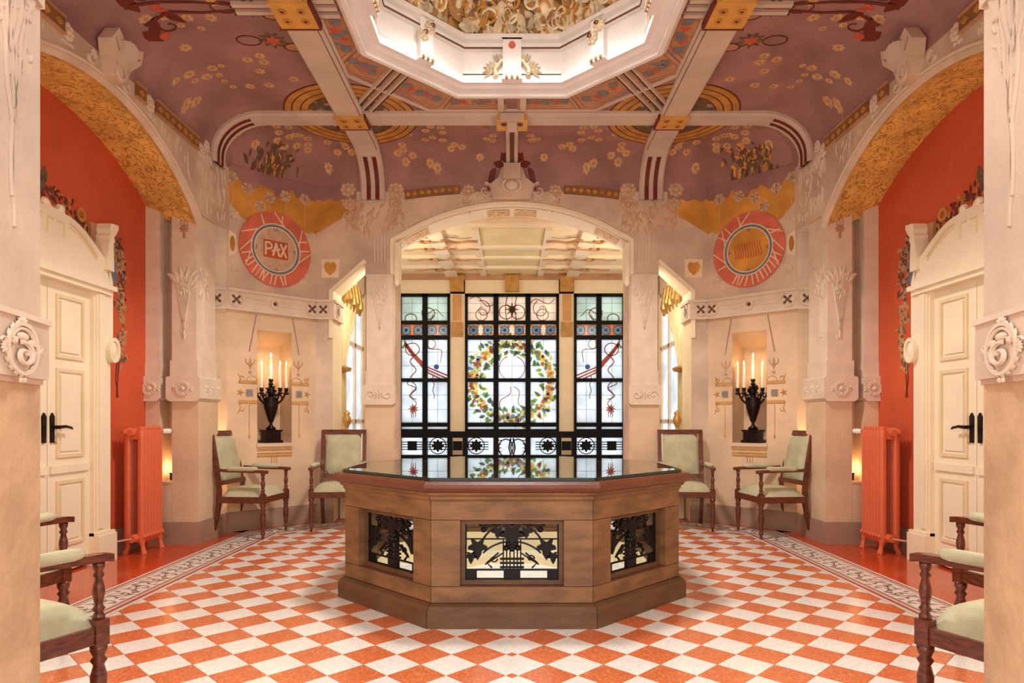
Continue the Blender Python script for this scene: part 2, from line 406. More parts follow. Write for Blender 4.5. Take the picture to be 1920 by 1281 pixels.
def border_line(x, sm, wd, col, name, z=.0015):
    yb = sm-x
    g = G()
    a = (x, 2*CY-yb); b = (x, yb); c = (sm-8.05, 8.05)
    hw = wd/2
    k = math.tan(PI/8)*hw
    g.add([(x-hw, 2*CY-yb, z), (x+hw, 2*CY-yb, z), (x+hw, yb+k, z), (x-hw, yb-k, z)], [(0, 1, 2, 3)])
    dx = hw*r2
    g.add([(x-hw, yb-k, z), (x+hw, yb+k, z), (sm-7.8+hw*1.41, 7.8, z), (sm-7.8-hw*1.41, 7.8, z)], [(0, 1, 2, 3)])
    return g
for s, side in SIDES:
    g = G(); g.fpoly(FL, [(2.90, -2.9), (3.69, -2.9), (3.69, 7.3), (2.90, 7.3)], -.012, 0)
    g.fpoly(FL, [(2.90, 7.12), (3.69, 7.3), (2.6, 8.0), (2.02, 8.0)], -.012, 0)
    g.obj('terrazzo_strip', 'terrazzo', floor, s)
    for x, sm, wd, col in ((2.70, 9.79, .40, 'mosaic_white'), (2.70, 9.79, .265, 'mosaic_white'), (2.885, 10.0, .018, 'mosaic_white'), (2.865, 9.98, .016, 'mosaic_red'), (2.835, 9.945, .012, 'mosaic_grey'),
                           (2.515, 9.575, .02, 'mosaic_white'), (2.545, 9.61, .03, 'mosaic_red'), (2.585, 9.655, .012, 'mosaic_grey'), (2.6, 9.67, .01, 'mosaic_red')):
        z = .0012 if wd > .3 else (.0016 if wd > .2 else .0024)
        border_line(x, sm, wd, col, 'b', z).obj('border_band', col, floor, s)
    g = G()                                                # running scroll of the mosaic border
    def bfr(u, v, d, x=2.712, sm=9.803):
        yb = sm-x
        if u <= yb: return (x+v, u, .0018+d)
        t = u-yb; return (x-t*r2+v*r2, yb+t*r2+v*r2, .0018+d)
    k = 0; u = 2.55
    while u < 8.35:
        sg = 1 if k % 2 else -1
        g.m = 0; g.stroke(bfr, spiral(u, .0, .085, .02, -sg*PI/2, sg*PI*1.6, 14), .014, .008, .0006, flat=True)
        g.stroke(bfr, wave(u-.11, -sg*.085, u+.11, sg*.085, .012, 1, 8), .016, .012, .0006, flat=True)
        for q in range(4):
            g.leaf(bfr, u+.03*math.cos(q*1.6), .03*math.sin(q*1.6), q*1.6+.4, .07, .03, .0006)
        g.m = 1; g.leaf(bfr, u-.10, sg*.05, 1.2*sg, .06, .03, .0006); g.leaf(bfr, u-.10, -sg*.03, -2.2*sg, .05, .03, .0006)
        u += .2; k += 1
    g.obj('border_scroll', ['mosaic_grey', 'mosaic_red'], floor, s, kind='stuff')

# ------------------------------------------------------------------ ceiling, ribs, dome
def oct_lines(d):      # room outline moved inwards by d, 8 corners
    xs = XS-d; yb = YB-d; yf = YF+d; ds = DS-d*math.sqrt(2)
    f = 2*CY-yf
    return [(xs, 2*CY-(ds-xs)), (xs, ds-xs), (ds-yb, yb), (-(ds-yb), yb), (-xs, ds-xs), (-xs, 2*CY-(ds-xs)), (-(ds-f), yf), (ds-f, yf)]
g = G(); rings = []
for i in range(11):
    t = PI/2*i/10; d = CR*(1-math.cos(t)); rings.append([(x, y, HW+(HC-HW)*math.sin(t)) for x, y in oct_lines(d)])
AD = 1.27; kk = 1/math.cos(PI/8)
dome_ring = [(AD*kk*math.cos(-PI/8+j*PI/4), CY+AD*kk*math.sin(-PI/8+j*PI/4), HC) for j in range(8)]
rings.append(dome_ring)
ceiling = g.sweep(rings).obj('ceiling', 'mauve', kind='structure', label='mauve painted coved ceiling with yellow blossoms around an octagonal dome', cat='ceiling')

def flower(g, fr, x, y, r, n=7, m0=0, m1=1):
    a = R.random()*6; g.m = m0
    for i in range(n):
        t = a+2*PI*i/n; g.leaf(fr, x+.2*r*math.cos(t), y+.2*r*math.sin(t), t, .85*r, .75*r, .003, .002)
    g.m = m1; g.fdisc(fr, x, y, r*.3, .003, .006, 6)
FLW = [(273,34),(307,30),(351,32),(395,32),(339,46),(377,52),(348,88),(464,111),(398,126),(415,122),(355,139),(388,143),(411,139),(330,151),(366,151),(421,151),(437,162),(469,161),(368,188),(349,196),(398,3),
 (487,104),(495,116),(487,132),(551,148),(505,159),(446,236),(448,248),(518,236),(541,238),(523,248),(554,252),(577,259),(521,263),(543,256),(562,253),(603,254),(614,266),(533,274),(557,273),(577,271),(577,280),(648,275),(644,266),(633,284),(659,284),(479,270),(616,313),
 (807,237),(826,239),(798,244),(830,248),(766,252),(811,257),(797,261),(830,262),(925,254),(913,260),(923,262),(852,270),(866,274),(846,278),(754,270),(756,279),(746,286),(774,291),(761,302),(807,304),(820,314),(900,293)]
small = {4, 5, 9, 12, 13, 14, 15, 16}
proto_flower = []
for s, side in SIDES:
    for i, (px, py) in enumerate(FLW):
        x, y = on_ceiling(px, py); g = G(); flower(g, CEIL, abs(x), y, .034 if i in small else .05)
        g.obj('painted_blossom', ['flower_yellow', 'flower_core'], ceiling, s)

def rib(sec, wdir, hw, th, name, mats='rib', inset=0):
    """strip following section points (p, n): p on the surface, n pointing into the room"""
    g = G(); rings = []
    for p, nn in sec:
        q = []
        for sd, t in ((-1, -.02), (-1, th*.6), (-.86, th), (.86, th), (1, th*.6), (1, -.02)):
            q.append((p[0]+wdir[0]*hw*sd+nn[0]*t, p[1]+wdir[1]*hw*sd+nn[1]*t, p[2]+nn[2]*t))
        rings.append(q)
    return g.sweep(rings)
def cove_section(x_from, along, wall, lo=0.0, n=12):
    """points from the flat ceiling down the cove; along = 'x' or 'y'"""
    out = []
    for i in range(n+1):
        t = PI/2*(1-i/n)+lo*i/n; d = CR*(1-math.cos(t)); z = HW+(HC-HW)*math.sin(t)
        nx, nz = -math.cos(t)*(HC-HW), -math.sin(t)*CR; l = math.hypot(nx, nz); nx /= l; nz /= l
        out.append((wall-d, z, nx, nz))
    return out
YR, XRB = 6.83, 1.66
for s, side in SIDES:
    # cross rib half and long rib
    for yy, my in ((YR, False), (YR, True)):
        sec = [((0, yy, HC), (0, 0, -1)), ((1.2, yy, HC), (0, 0, -1)), ((2.0, yy, HC), (0, 0, -1))]+[((d, yy, z), (nx, 0, nz)) for d, z, nx, nz in cove_section(0, 'x', XS)]+[((XS, yy, 3.86), (-1, 0, 0))]
        o = rib(sec, (0, 1), .125, .05, 'rib').obj('ceiling_rib', 'rib', ceiling, s, my)
        if not my:
            for off in (-.055, .035):
                sc = [(Vector(p)+Vector((0, off, 0))+Vector(nn)*.045, nn) for p, nn in sec[5:]]
                rib(sc, (0, 1), .022, .012, 'r').obj('rib_stripe', 'dark_red', o, s, my)
    sec = [((XRB, 4.0, HC), (0, 0, -1)), ((XRB, 5.0, HC), (0, 0, -1)), ((XRB, 6.5, HC), (0, 0, -1))]+[((XRB, d, z), (0, nx, nz)) for d, z, nx, nz in cove_section(0, 'y', YB)]+[((XRB, YB, 3.84), (0, -1, 0))]
    sec = [((XRB, 2.2, HC), (0, 0, -1)), ((XRB, 3.0, HC), (0, 0, -1))]+sec
    o = rib(sec, (1, 0), .145, .06, 'rib').obj('ceiling_rib', 'rib', ceiling, s)
    for off in (-.062, .04):
        sc = [(Vector(p)+Vector((off, 0, 0))+Vector(nn)*.055, nn) for p, nn in sec[9:]]
        rib(sc, (1, 0), .025, .012, 'r').obj('rib_stripe', 'dark_red', o, s)
    sc = [(Vector(p)+Vector((-.118, 0, 0))+Vector(nn)*.05, nn) for p, nn in sec[:8]]
    rib(sc, (1, 0), .004, .012, 'r').obj('rib_line', 'dark_line', o, s)
    # plates at the crossings
    for (x, y) in ((XRB, YR), (XRB, CY)):
        hx, hy = .15, (.13 if y > 6 else .16)
        g = G(); g.box(x-hx, x+hx, y-hy, y+hy, HC-.082, HC-.05); pl = g.obj('crossing_plate', 'gold_plate', ceiling, s)
        g = G(); g.box(x-hx-.012, x+hx+.012, y+hy, y+hy+.018, HC-.085, HC-.04); g.box(x-hx-.02, x-hx, y-hy, y+hy, HC-.085, HC-.04); g.obj('plate_edge', 'dark_red', pl, s)
        for dx in (-.07, .07):
            for dy in (-.06, .06):
                g = G(); fr = ((x+dx, y+dy, HC-.082), (1, 0, 0), (0, 1, 0), (0, 0, -1)); g.fring(fr, 0, 0, .014, .034, 0, .006, 12); g.obj('plate_ring', 'gold', pl, s)
                g = G(); g.lump(fr, 0, 0, .014, .014, .012); g.obj('rivet', 'dark_red', pl, s)
    # painted target rings round the crossing
    for r0, r1, c in ((.60, .66, 'gold'), (.66, .675, 'dark_red'), (.585, .60, 'dark_red'), (.515, .585, 'gold'), (.50, .515, 'dark_red'), (.44, .50, 'gold'), (.425, .44, 'dark_red')):
        g = G(); g.fring(CEIL, XRB, YR, r0, r1, .001, .005, 56); g.obj('painted_ring', c, ceiling, s)
    g = G(); g.fdisc(CEIL, XRB, YR, .425, .001, .004, 40); wm = g.obj('painted_disc', 'leaf_green', ceiling, s)
    g = G()
    for i in range(70):
        a = R.random()*2*PI; rr = .40*math.sqrt(R.random()); g.m = R.choice((0, 0, 1, 2)); g.leaf(CEIL, XRB+rr*math.cos(a), YR+rr*math.sin(a), R.random()*6.28, .09, .05, .003, .004)
    g.obj('painted_leaves', ['blue_grey', 'tan', 'dark_line'], wm, s, kind='stuff')
    # triple bars from the dome to the side consoles, along the middle axis
    for k, off in enumerate((-.09, 0, .09)):
        g = G(); g.box(1.33, XRB-.16, CY+off-.022, CY+off+.022, HC-.03, HC); g.obj('moulding_bar', 'rib', ceiling, s)
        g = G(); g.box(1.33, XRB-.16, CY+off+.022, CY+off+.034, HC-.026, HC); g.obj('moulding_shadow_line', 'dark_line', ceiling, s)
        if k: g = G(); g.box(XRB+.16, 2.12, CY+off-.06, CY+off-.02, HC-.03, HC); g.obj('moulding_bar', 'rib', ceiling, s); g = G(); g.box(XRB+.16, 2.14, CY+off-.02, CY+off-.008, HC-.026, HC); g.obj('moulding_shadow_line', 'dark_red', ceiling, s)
    # diagonal bars from the dome corner to the crossing plate
    A = (.98, CY+.98-.12); fr = ((0, 0, HC), (1, 0, 0), (0, 1, 0), (0, 0, -1))
    dx, dy = XRB-.08-A[0], YR-.08-A[1]; l = math.hypot(dx, dy); dx /= l; dy /= l
    for off in (-.08, -.0, .08):
        g = G(); x0, y0 = A[0]-dy*off, A[1]+dx*off
        g.stroke(fr, [(x0, y0), (x0+dx*(l-.12), y0+dy*(l-.12))], .034, .034, .03, 0); g.obj('moulding_bar', 'rib', ceiling, s)
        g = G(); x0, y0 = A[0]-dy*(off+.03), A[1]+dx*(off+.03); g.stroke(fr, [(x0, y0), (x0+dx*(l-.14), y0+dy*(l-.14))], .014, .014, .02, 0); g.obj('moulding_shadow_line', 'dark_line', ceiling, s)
    # tan panels between the ribs and the dome, with painted flowers
    k8 = math.tan(PI/8)
    X1, Y1 = XRB-.16, YR-.14
    pan = [[(1.31, CY+.12), (X1, CY+.12), (X1, CY+.80), (1.31, CY+.55)], [(1.31, CY-.12), (X1, CY-.12), (X1, CY-.80), (1.31, CY-.55)],
           [(1.29, CY+.57), (X1, CY+.83), (X1, CY+.98), (1.13, CY+1.20), (.98, CY+.98)], [(.96, CY+.98), (1.1, CY+1.22), (.86, Y1), (.72, Y1), (.55, CY+1.33)],
           [(.53, CY+1.31), (.70, Y1), (.05, Y1), (.05, CY+1.31)]]
    for p in pan:
        g = G(); g.fpoly(CEIL, p, .002, .006); po = g.obj('painted_panel', 'tan', ceiling, s)
        g = G()
        cx = sum(q[0] for q in p)/len(p); cy = sum(q[1] for q in p)/len(p)
        qq = [(cx+(q[0]-cx)*.86, cy+(q[1]-cy)*.8) for q in p]
        g.m = 2; g.stroke(CEIL, qq+[qq[0]], .014, .014, .002, .006, flat=True)
        for i in range(7):
            t = (i+.5)/7; a = qq[0]; b = qq[1]; c = qq[2]; d = qq[-1]
            mx_ = ((a[0]+b[0])/2*(1-t)+(c[0]+d[0])/2*t+R.uniform(-.03, .03), (a[1]+b[1])/2*(1-t)+(c[1]+d[1])/2*t+R.uniform(-.03, .03))
            if i % 3 == 0: g.m = 0; g.fdisc(CEIL, mx_[0], mx_[1], .042, .006, .0095, 12); g.m = 2; g.fring(CEIL, mx_[0], mx_[1], .046, .056, .006, .0085, 12)
            elif i % 3 == 1:
                g.m = 1
                for q in range(7): g.leaf(CEIL, mx_[0], mx_[1], q*.9, .06, .022, .003, .0072)
            else:
                g.m = 0; g.leaf(CEIL, mx_[0], mx_[1], .9+i, .13, .06, .003, .006); g.m = 2; g.stroke(CEIL, spiral(mx_[0], mx_[1], .09, .03, 0, 4, 8), .012, .008, .002, .006, flat=True)
        g.obj('panel_motif', ['blue_grey', 'flower_red', 'panel_line'], po, s, kind='stuff')
    for p in ([(1.0, CY+1.25), (.84, Y1-.01)],):
        pass
    g = G(); g.stroke(((0, 0, HC), (1, 0, 0), (0, 1, 0), (0, 0, -1)), [(X1-.0, CY-1.0), (X1, CY+1.0), (.84, Y1), (0, Y1)], .035, .035, .022, 0); g.obj('panel_frame', 'rib', ceiling, s)
    # painted stem and leaves that run from the side console to the rib
    g = G(); g.m = 0
    for sg, e in ((1, .05), (-1, -.02)):
        g.stroke(CEIL, [(2.14, CY+e), (2.4, CY+.03*sg+e), (2.65, CY+.06*sg), (2.86, CY+.12*sg)], .02, .03, .003, .003, flat=True)
    for (x, y, a, l) in ((2.78, CY+.08, 1.2, .26), (2.82, CY-.02, -1.4, .3), (2.7, CY+.05, 2.2, .2), (2.88, CY-.1, -2.2, .22), (2.9, CY+.16, 1.9, .2)): g.leaf(CEIL, x, y, a, l, .09, .003, .004)
    g.stroke(CEIL, spiral(2.72, CY-.17, .07, .02, 0, 5, 9), .02, .01, .003, .003, flat=True); g.stroke(CEIL, spiral(2.72, CY+.22, .07, .02, 0, 5, 9), .02, .01, .003, .003, flat=True)
    g.m = 1; g.leaf(CEIL, 2.66, CY-.03, .3, .1, .06, .004, .005); g.leaf(CEIL, 2.72, CY+.02, 2.8, .09, .05, .004, .005); g.fdisc(CEIL, 2.8, CY+.3, .04, .004, .008, 8)
    g.obj('painted_branch', ['terracotta_line' if False else 'dark_red', 'flower_red'], ceiling, s)
    for (px, py) in ((468, 12), (512, 75)):
        x, y = on_ceiling(px, py); x = abs(x); g = G(); g.m = 0
        for q in range(9): g.leaf(CEIL, x, y, q*.7, .12, .05, .003, .004)
        g.m = 1
        for q in range(6): g.leaf(CEIL, x, y, q*1.05+.3, .07, .04, .004, .006)
        g.m = 2; g.stroke(CEIL, arc(x+.2, y, .1, 0, 6.28, 14, .7), .012, .012, .002, .003, flat=True); g.stroke(CEIL, arc(x-.16, y+.1, .1, 0, 6.28, 12, .6), .012, .012, .002, .003, flat=True)
        g.m = 3; g.fdisc(CEIL, x-.16, y+.1, .09, .002, .003, 12, .06)
        g.obj('painted_posy', ['leaf_green', 'flower_red', 'dark_red', 'tan'], ceiling, s)
    # dark leaf cluster and rosettes above the yellow corner field
    g = G()
    for i in range(110):
        x, y = on_ceiling(515+R.gauss(0, 20), 300+R.gauss(0, 13)); g.m = R.choice((0, 0, 1, 2))
        g.leaf(CEIL, abs(x), y, R.random()*6.28, R.uniform(.05, .09), .03, .003, .003)
    g.obj('painted_foliage', ['leaf_green', 'ochre', 'dark_line'], ceiling, s, kind='stuff')
# central plate and small bar on the cross rib
g = G(); g.box(-.16, .16, YR-.13, YR+.13, HC-.1, HC-.05); cp = g.obj('crossing_plate', 'gold_plate', ceiling)
g = G(); g.box(-.05, .05, YR-.1, YR+.1, HC-.125, HC-.1); g.box(-.12, .12, YR-.15, YR-.13, HC-.11, HC-.04); g.obj('plate_scroll', 'rib', cp)
for sx in (-1, 1): g = G(); g.lump(((sx*.085, YR-.03, HC-.1), (1, 0, 0), (0, 1, 0), (0, 0, -1)), 0, 0, .03, .03, .02); g.obj('rivet', 'dark_red', cp)
sec = [((0, YR+.14, HC), (0, 0, -1))]+[((0, d, z), (0, nx, nz)) for d, z, nx, nz in cove_section(0, 'y', YB)][:11]
rib(sec, (1, 0), .07, .03, 'r').obj('ceiling_rib', 'rib', ceiling)
rib([(Vector(p)+Vector(nn)*.028, nn) for p, nn in sec], (1, 0), .025, .012, 'r').obj('rib_stripe', 'dark_line', ceiling)
for x0 in (-.11, .11):
    g = G(); g.box(x0-.03, x0+.03, CY+1.33, YR-.13, HC-.03, HC); g.obj('moulding_bar', 'rib', ceiling)
for s, side in SIDES:
    g = G(); g.m = 0
    for (px, py, a) in ((930, 312, .8), (948, 318, 2.2), (938, 300, 4), (925, 305, 3), (950, 305, 5.2)):
        x, y = on_ceiling(px, py); g.leaf(CEIL, abs(x), y, a, .14, .07, .004, .004)
    for q in range(3): x, y = on_ceiling(895+q*14, 234); g.m = 1; g.leaf(CEIL, abs(x), y, q*2, .1, .05, .004, .004)
    g.obj('painted_branch', ['dark_red', 'flower_red'], ceiling, s)

# the dome: moulded octagonal collar, white drum with consoles, gilded foliage above
dome = thing('dome', 'white octagonal dome opening with consoles, roses and gilded foliage above', 'dome', (0, CY, HC), kind='structure')
C0 = (0, CY, 0)
g = G(); g.octa([(1.30, HC+.04), (1.30, HC-.05), (1.26, HC-.09), (1.22, HC-.09), (1.22, HC-.06), (1.16, HC-.045), (1.14, HC-.02), (1.10, HC-.02), (1.10, HC+.06)], C0, False); g.obj('collar', 'white_plaster', dome)
g = G(); g.octa([(1.10, HC+.05), (1.10, HC+.27), (1.06, HC+.28), (1.06, HC+.30), (1.09, HC+.31), (1.09, HC+.34), (1.04, HC+.35), (1.04, HC+.40), (1.10, HC+.41)], C0, False); g.obj('drum', 'white_plaster', dome)
g = G(); g.octa([(1.062, HC+.271), (1.055, HC+.271), (1.055, HC+.285), (1.062, HC+.285)], C0); g.obj('drum_line', 'dark_line', dome)
g = G(); g.octa([(1.10, HC+.41), (1.02, HC+.62), (.86, HC+.80), (.6, HC+.92), (.3, HC+.99), (.02, HC+1.0)], C0, False); g.obj('dome_shell', 'dome_dark', dome)
def dome_fr(u, v, d):      # u angle, v 0..1 up the dome
    prof = [(1.12, .40), (1.02, .62), (.86, .80), (.6, .92), (.3, .99), (.02, 1.0)]
    v = max(0, min(.999, v))*5; i = int(v); f = v-i
    A = prof[i][0]*(1-f)+prof[i+1][0]*f; z = HC+prof[i][1]*(1-f)+prof[i+1][1]*f
    q = (u+PI/8) % (PI/4)-PI/8; rr = A/math.cos(q)-d*.8
    return (rr*math.cos(u), CY+rr*math.sin(u), z-d*.6)
g = G(); fg = []
for i in range(620):
    u = R.uniform(.2, PI-.2); v = R.uniform(.0, .75); a = R.random()*6.28; g.m = R.choice((0, 0, 0, 0, 1, 2))
    Ln = R.uniform(.10, .22)
    fr = lambda uu, vv, d, u=u, v=v: dome_fr(u+uu, v+vv*1.0, d)
    g.leaf(fr, 0, 0, a, Ln, Ln*.45, R.uniform(.02, .05), R.uniform(0, .05))
for i in range(130):
    u = R.uniform(.2, PI-.2); v = R.uniform(.05, .7); g.m = R.choice((0, 0, 1)); fr = lambda uu, vv, d, u=u, v=v: dome_fr(u+uu, v+vv*1.0, d)
    a0 = R.random()*6; g.stroke(fr, spiral(0, 0, .09, .015, a0, a0+R.choice((-1, 1))*6, 12), .035, .014, .035, .03)
for i in range(16):
    u = PI*(i+.5)/16; fr = lambda uu, vv, d, u=u: dome_fr(u+uu, .2+.15*(i % 2)+vv*1.2, d); g.m = 0; g.lump(fr, 0, 0, .055, .055, .08); g.m = 2
    for q in range(6): g.lump(fr, .06*math.cos(q), .06*math.sin(q), .03, .03, .06)
g.obj('gilded_foliage', ['dome_gold', 'gold', 'dome_dark'], dome, kind='stuff')
for j in range(8):
    q = j*PI/4; fr = ((1.10*math.cos(q), CY+1.10*math.sin(q), 0), (-math.sin(q), math.cos(q), 0), (0, 0, 1), (-math.cos(q), -math.sin(q), 0))
    axial = j % 2 == 0
    g = G(); wd_ = .085 if axial else .07
    g.fbox(fr, -wd_, wd_, HC+.02, HC+.345, 0, .05); g.fpoly(fr, [(-wd_, HC+.345), (wd_, HC+.345), (wd_+.012, HC+.365), (-wd_-.012, HC+.365)], 0, .06); g.fpoly(fr, [(-wd_-.01, HC-.015), (wd_+.01, HC-.015), (wd_, HC+.02), (-wd_, HC+.02)], 0, .062)
    g.obj('drum_pilaster' if axial else 'console', 'white_plaster', dome)
    for u in (-.05, 0, .05):
        g = G(); g.lump(fr, u, HC+.0, .016, .022, .03, .055); g.obj('console_drop', 'dome_dark', dome)
    if axial:
        g = G(); g.lump(fr, 0, HC+.30, .034, .034, .03, .05, 12); g.obj('pink_boss', 'coral', dome)
        for sg in (-1, 1):
            g = G(); fr2 = (fr[0], tuple(sg*c for c in fr[1]), fr[2], fr[3])
            g.stroke(fr2, [(.09, HC+.17), (.12, HC+.13), (.155, HC+.085), (.15, HC+.045)], .05, .045, .05, .004); g.lump(fr2, .15, HC+.04, .03, .022, .05)
            for t in range(4): g.leaf(fr2, .13, HC+.17, .9+t*.5, .075, .03, .03, .01)
            for t in range(6): g.leaf(fr2, .16, HC+.10, -.7+t*.42, .13-.01*t, .032, .03, .008)
            for t in range(3): g.lump(fr2, .17+.03*t, HC+.075+.01*t, .018, .014, .03)
            g.obj('gilded_bird', 'dome_gold', dome)
    else:
        for du, dv in ((-.03, .285), (.045, .20)):
            g = G(); g.m = 0; g.lump(fr, du, HC+dv, .04, .04, .05, .05, 10)
            for t in range(7): g.lump(fr, du+.04*math.cos(t*.9), HC+dv+.04*math.sin(t*.9), .022, .02, .03, .05)
            g.m = 1; g.stroke(fr, spiral(du, HC+dv, .024, .004, 0, 8, 14), .008, .005, .012, .094); g.obj('rose', ['dome_gold', 'dark_red'], dome)

# ------------------------------------------------------------------ side walls with the great arches
HW2 = YCOL-CY                                   # half span
def arch_curve(ap, spr):
    sg = ap-spr; r = (HW2**2+sg**2)/(2*sg)
    return lambda dy, off=0: ap-r+math.sqrt(max(0, (r+off)**2-dy*dy))
arch_h, arch_r = arch_curve(3.745, 3.14), arch_curve(3.78, 3.33)      # front and rear edges of the splayed soffit
NA = 28
for s, side in SIDES:
    g = G(); ys = [CY-HW2-.06+(2*HW2+.12)*i/NA for i in range(NA+1)]
    for i in range(NA):
        y0, y1 = ys[i], ys[i+1]; h0, h1 = arch_h(y0-CY, .045), arch_h(y1-CY, .045)
        g.add([(XS, y0, h0), (XS, y1, h1), (XS, y1, HW+.02), (XS, y0, HW+.02), (XS+.3, y0, h0+.1), (XS+.3, y1, h1+.1), (XS+.3, y1, HW+.02), (XS+.3, y0, HW+.02)], [(0, 1, 2, 3), (4, 7, 6, 5)])
        g.add([(XS, y0, h0), (XS, y1, h1), (XS+.05, y1, arch_h(y1-CY)), (XS+.05, y0, arch_h(y0-CY))], [(0, 3, 2, 1)])
    for my in (0, 1):
        t = G(); t.box(XS, XS+.5, ys[-1], 7.16, 3.25, HW+.05); 
        if my: t.v = [(x, 2*CY-y, z) for x, y, z in t.v]
        g.add(t.v, t.f)
    wl = g.obj('wall_'+side, 'plaster', None, s, kind='structure', label='grey-pink plaster wall with a wide arch on the %s side' % side, cat='wall')
    g = G()
    for i in range(NA):
        y0, y1 = ys[i], ys[i+1]; a0, a1 = arch_h(y0-CY), arch_h(y1-CY)
        b0, b1 = arch_r(y0-CY), arch_r(y1-CY); g.add([(XS+.05, y0, a0), (XS+.05, y1, a1), (XR+.02, y1, b1), (XR+.02, y0, b0)], [(0, 1, 2, 3)])
    g.obj('arch_soffit', 'soffit', wl, s)
    g = G(); g.stroke(((XS+.048, 0, 0), (0, 1, 0), (0, 0, 1), (-1, 0, 0)), [(y, arch_h(y-CY)+.012) for y in ys], .03, .03, .012); g.obj('arch_edge', 'gold', wl, s)
    g = G(); g.stroke(FS, [(y, arch_h(y-CY, .07)) for y in ys], .02, .02, .01); g.obj('arch_moulding', 'relief', wl, s)
    # red wall behind the arch
    g = G(); g.box(XR, XR+.1, CY-HW2-.1, CY+HW2+.1, 0, 3.95)
    rw = g.obj('wall_recess_'+side, 'red_wall', None, s, kind='structure', label='orange-red painted wall inside the %s arch' % side, cat='wall')
    for y0, y1 in ((5.715, YCOL), (CY-HW2, 4.315)):
        g = G(); g.box(XR-.025, XR, y0, y1, 0, .20); g.box(XR-.018, XR, y0, y1, .20, .225); g.obj('baseboard_recess_'+side, 'baseboard', None, s, kind='structure', label='stone baseboard under the %s red wall' % side, cat='baseboard')
    # painted garland beside and above the door
    g = G()
    def vine(pts, n, wd, ms):
        for i in range(n):
            t = R.random()*(len(pts)-1.001); k = int(t); f = t-k
            u = pts[k][0]*(1-f)+pts[k+1][0]*f+R.gauss(0, wd); v = pts[k][1]*(1-f)+pts[k+1][1]*f+R.gauss(0, wd)
            g.m = R.choice(ms); g.leaf(FR, u, v, R.random()*6.28, R.uniform(.04, .08), .035, .004, .002)
    vine([(5.9, 2.88), (6.05, 2.76), (6.08, 2.55), (6.05, 2.3)], 150, .03, (0, 1, 1, 2)); vine([(6.05, 2.3), (6.09, 2.0), (6.04, 1.72)], 90, .03, (1, 2, 3, 1)); vine([(4.95, 2.98), (5.25, 2.97), (5.5, 2.86), (5.68, 2.76)], 90, .03, (0, 3, 4, 0))
    for u, v, a in ((4.86, 3.0, 1.6), (4.9, 3.02, 1.3), (5.04, 2.96, 1.7), (5.05, 3.02, 1.4), (4.97, 2.95, 1.9)): g.m = 2; g.leaf(FR, u, v, a, .16, .08, .006, .003)
    g.m = 5; g.fpoly(FR, [(5.9, 2.82), (6.0, 2.72), (6.0, 2.48), (5.92, 2.42)], .001, .003)
    g.m = 3
    for u, v, r in ((5.5, 2.93, .06), (5.58, 2.83, .05), (5.95, 2.68, .04)): g.fring(FR, u, v, r*.5, r, .002, .008, 12)
    g.m = 0; g.stroke(FR, [(6.0, 1.75), (5.98, 1.58), (6.02, 1.42)], .012, .012, .003, .001, flat=True); g.stroke(FR, [(6.03, 1.75), (6.01, 1.58), (5.99, 1.42)], .012, .012, .003, .001, flat=True)
    g.obj('painted_garland', ['dark_red', 'tan', 'leaf_green', 'gold', 'dark_line', 'blue_grey'], rw, s, kind='stuff')
    # golden checked frieze, rosettes and console along the top of the wall
    for y0, y1 in ((3.6, 4.05), (4.25, 4.5), (5.36, 5.50), (5.66, 6.42)):
        g = G(); g.fbox(FS, y0, y1, 3.86, 3.96, 0, .02); fz = g.obj('frieze', 'frieze_brown', wl, s)
        k = int((y1-y0)/.1); g = G()
        for i in range(k):
            u = y0+(i+.5)*(y1-y0)/k; g.fpoly(FS, [(u-.04, 3.91), (u, 3.88), (u+.04, 3.91), (u, 3.94)], .02, .026)
        g.obj('frieze_lozenge', 'gold', fz, s, kind='stuff')
        g = G(); g.fbox(FS, y0, y1, 3.845, 3.86, 0, .028); g.fbox(FS, y0, y1, 3.96, 3.975, 0, .028); g.obj('frieze_line', 'tan', fz, s)
    g = G()
    for y, z, r in ((4.15, 3.90, .08), (4.55, 3.9, .07), (5.58, 3.90, .08), (6.5, 3.88, .08), (6.62, 3.97, .07), (6.98, 3.95, .08)):
        for q in range(8): g.lump(FS, y+r*.6*math.cos(q*.785), z+r*.6*math.sin(q*.785), r*.34, r*.34, .014)
        g.lump(FS, y, z, r*.4, r*.4, .02)
        for q in range(8):
            u = y+R.uniform(-.06, .06); g.leaf(FS, u, z-r, -PI/2+R.uniform(-.4, .4), max(.02, min(.16, z-r-arch_h(min(HW2, abs(u-CY)), .08)-.03)), .03, .008)
    for q in range(60): g.leaf(FS, R.uniform(6.5, 7.05), R.uniform(3.38, 3.9), -PI/2+R.uniform(-.6, .6), R.uniform(.06, .13), .035, .009)
    for q in range(90):
        u = R.uniform(-1.25, 1.25); lo = arch_h(abs(u), .09)+.02; v = R.uniform(lo, 3.84) if lo < 3.84 else None
        if v and v-lo > .06 and abs(u) > .2: g.leaf(FS, CY+u, v, -PI/2+R.uniform(-.6, .6), min(.09, v-lo), .026, .006)
    g.obj('wall_rosettes', 'relief', wl, s, kind='stuff')
    con = thing('wall_console', 'carved plaster console with oval shield at the top of the %s arch' % side, 'console', (s*XS, CY, 3.8), kind='structure')
    def wing(u, v, d): return G.P(FS, CY+u*.8, 3.80+(v-3.795)*.82, d*.75+.32*max(0, v-3.9))
    g = G(); g.fpoly(wing, [(-.09, 3.795), (.09, 3.795), (.14, 3.95), (.24, 4.06), (.2, 4.17), (.07, 4.12), (0, 4.16), (-.07, 4.12), (-.2, 4.17), (-.24, 4.06), (-.15, 3.95)], -.02, .12)
    g.obj('body', 'plaster', con, s)
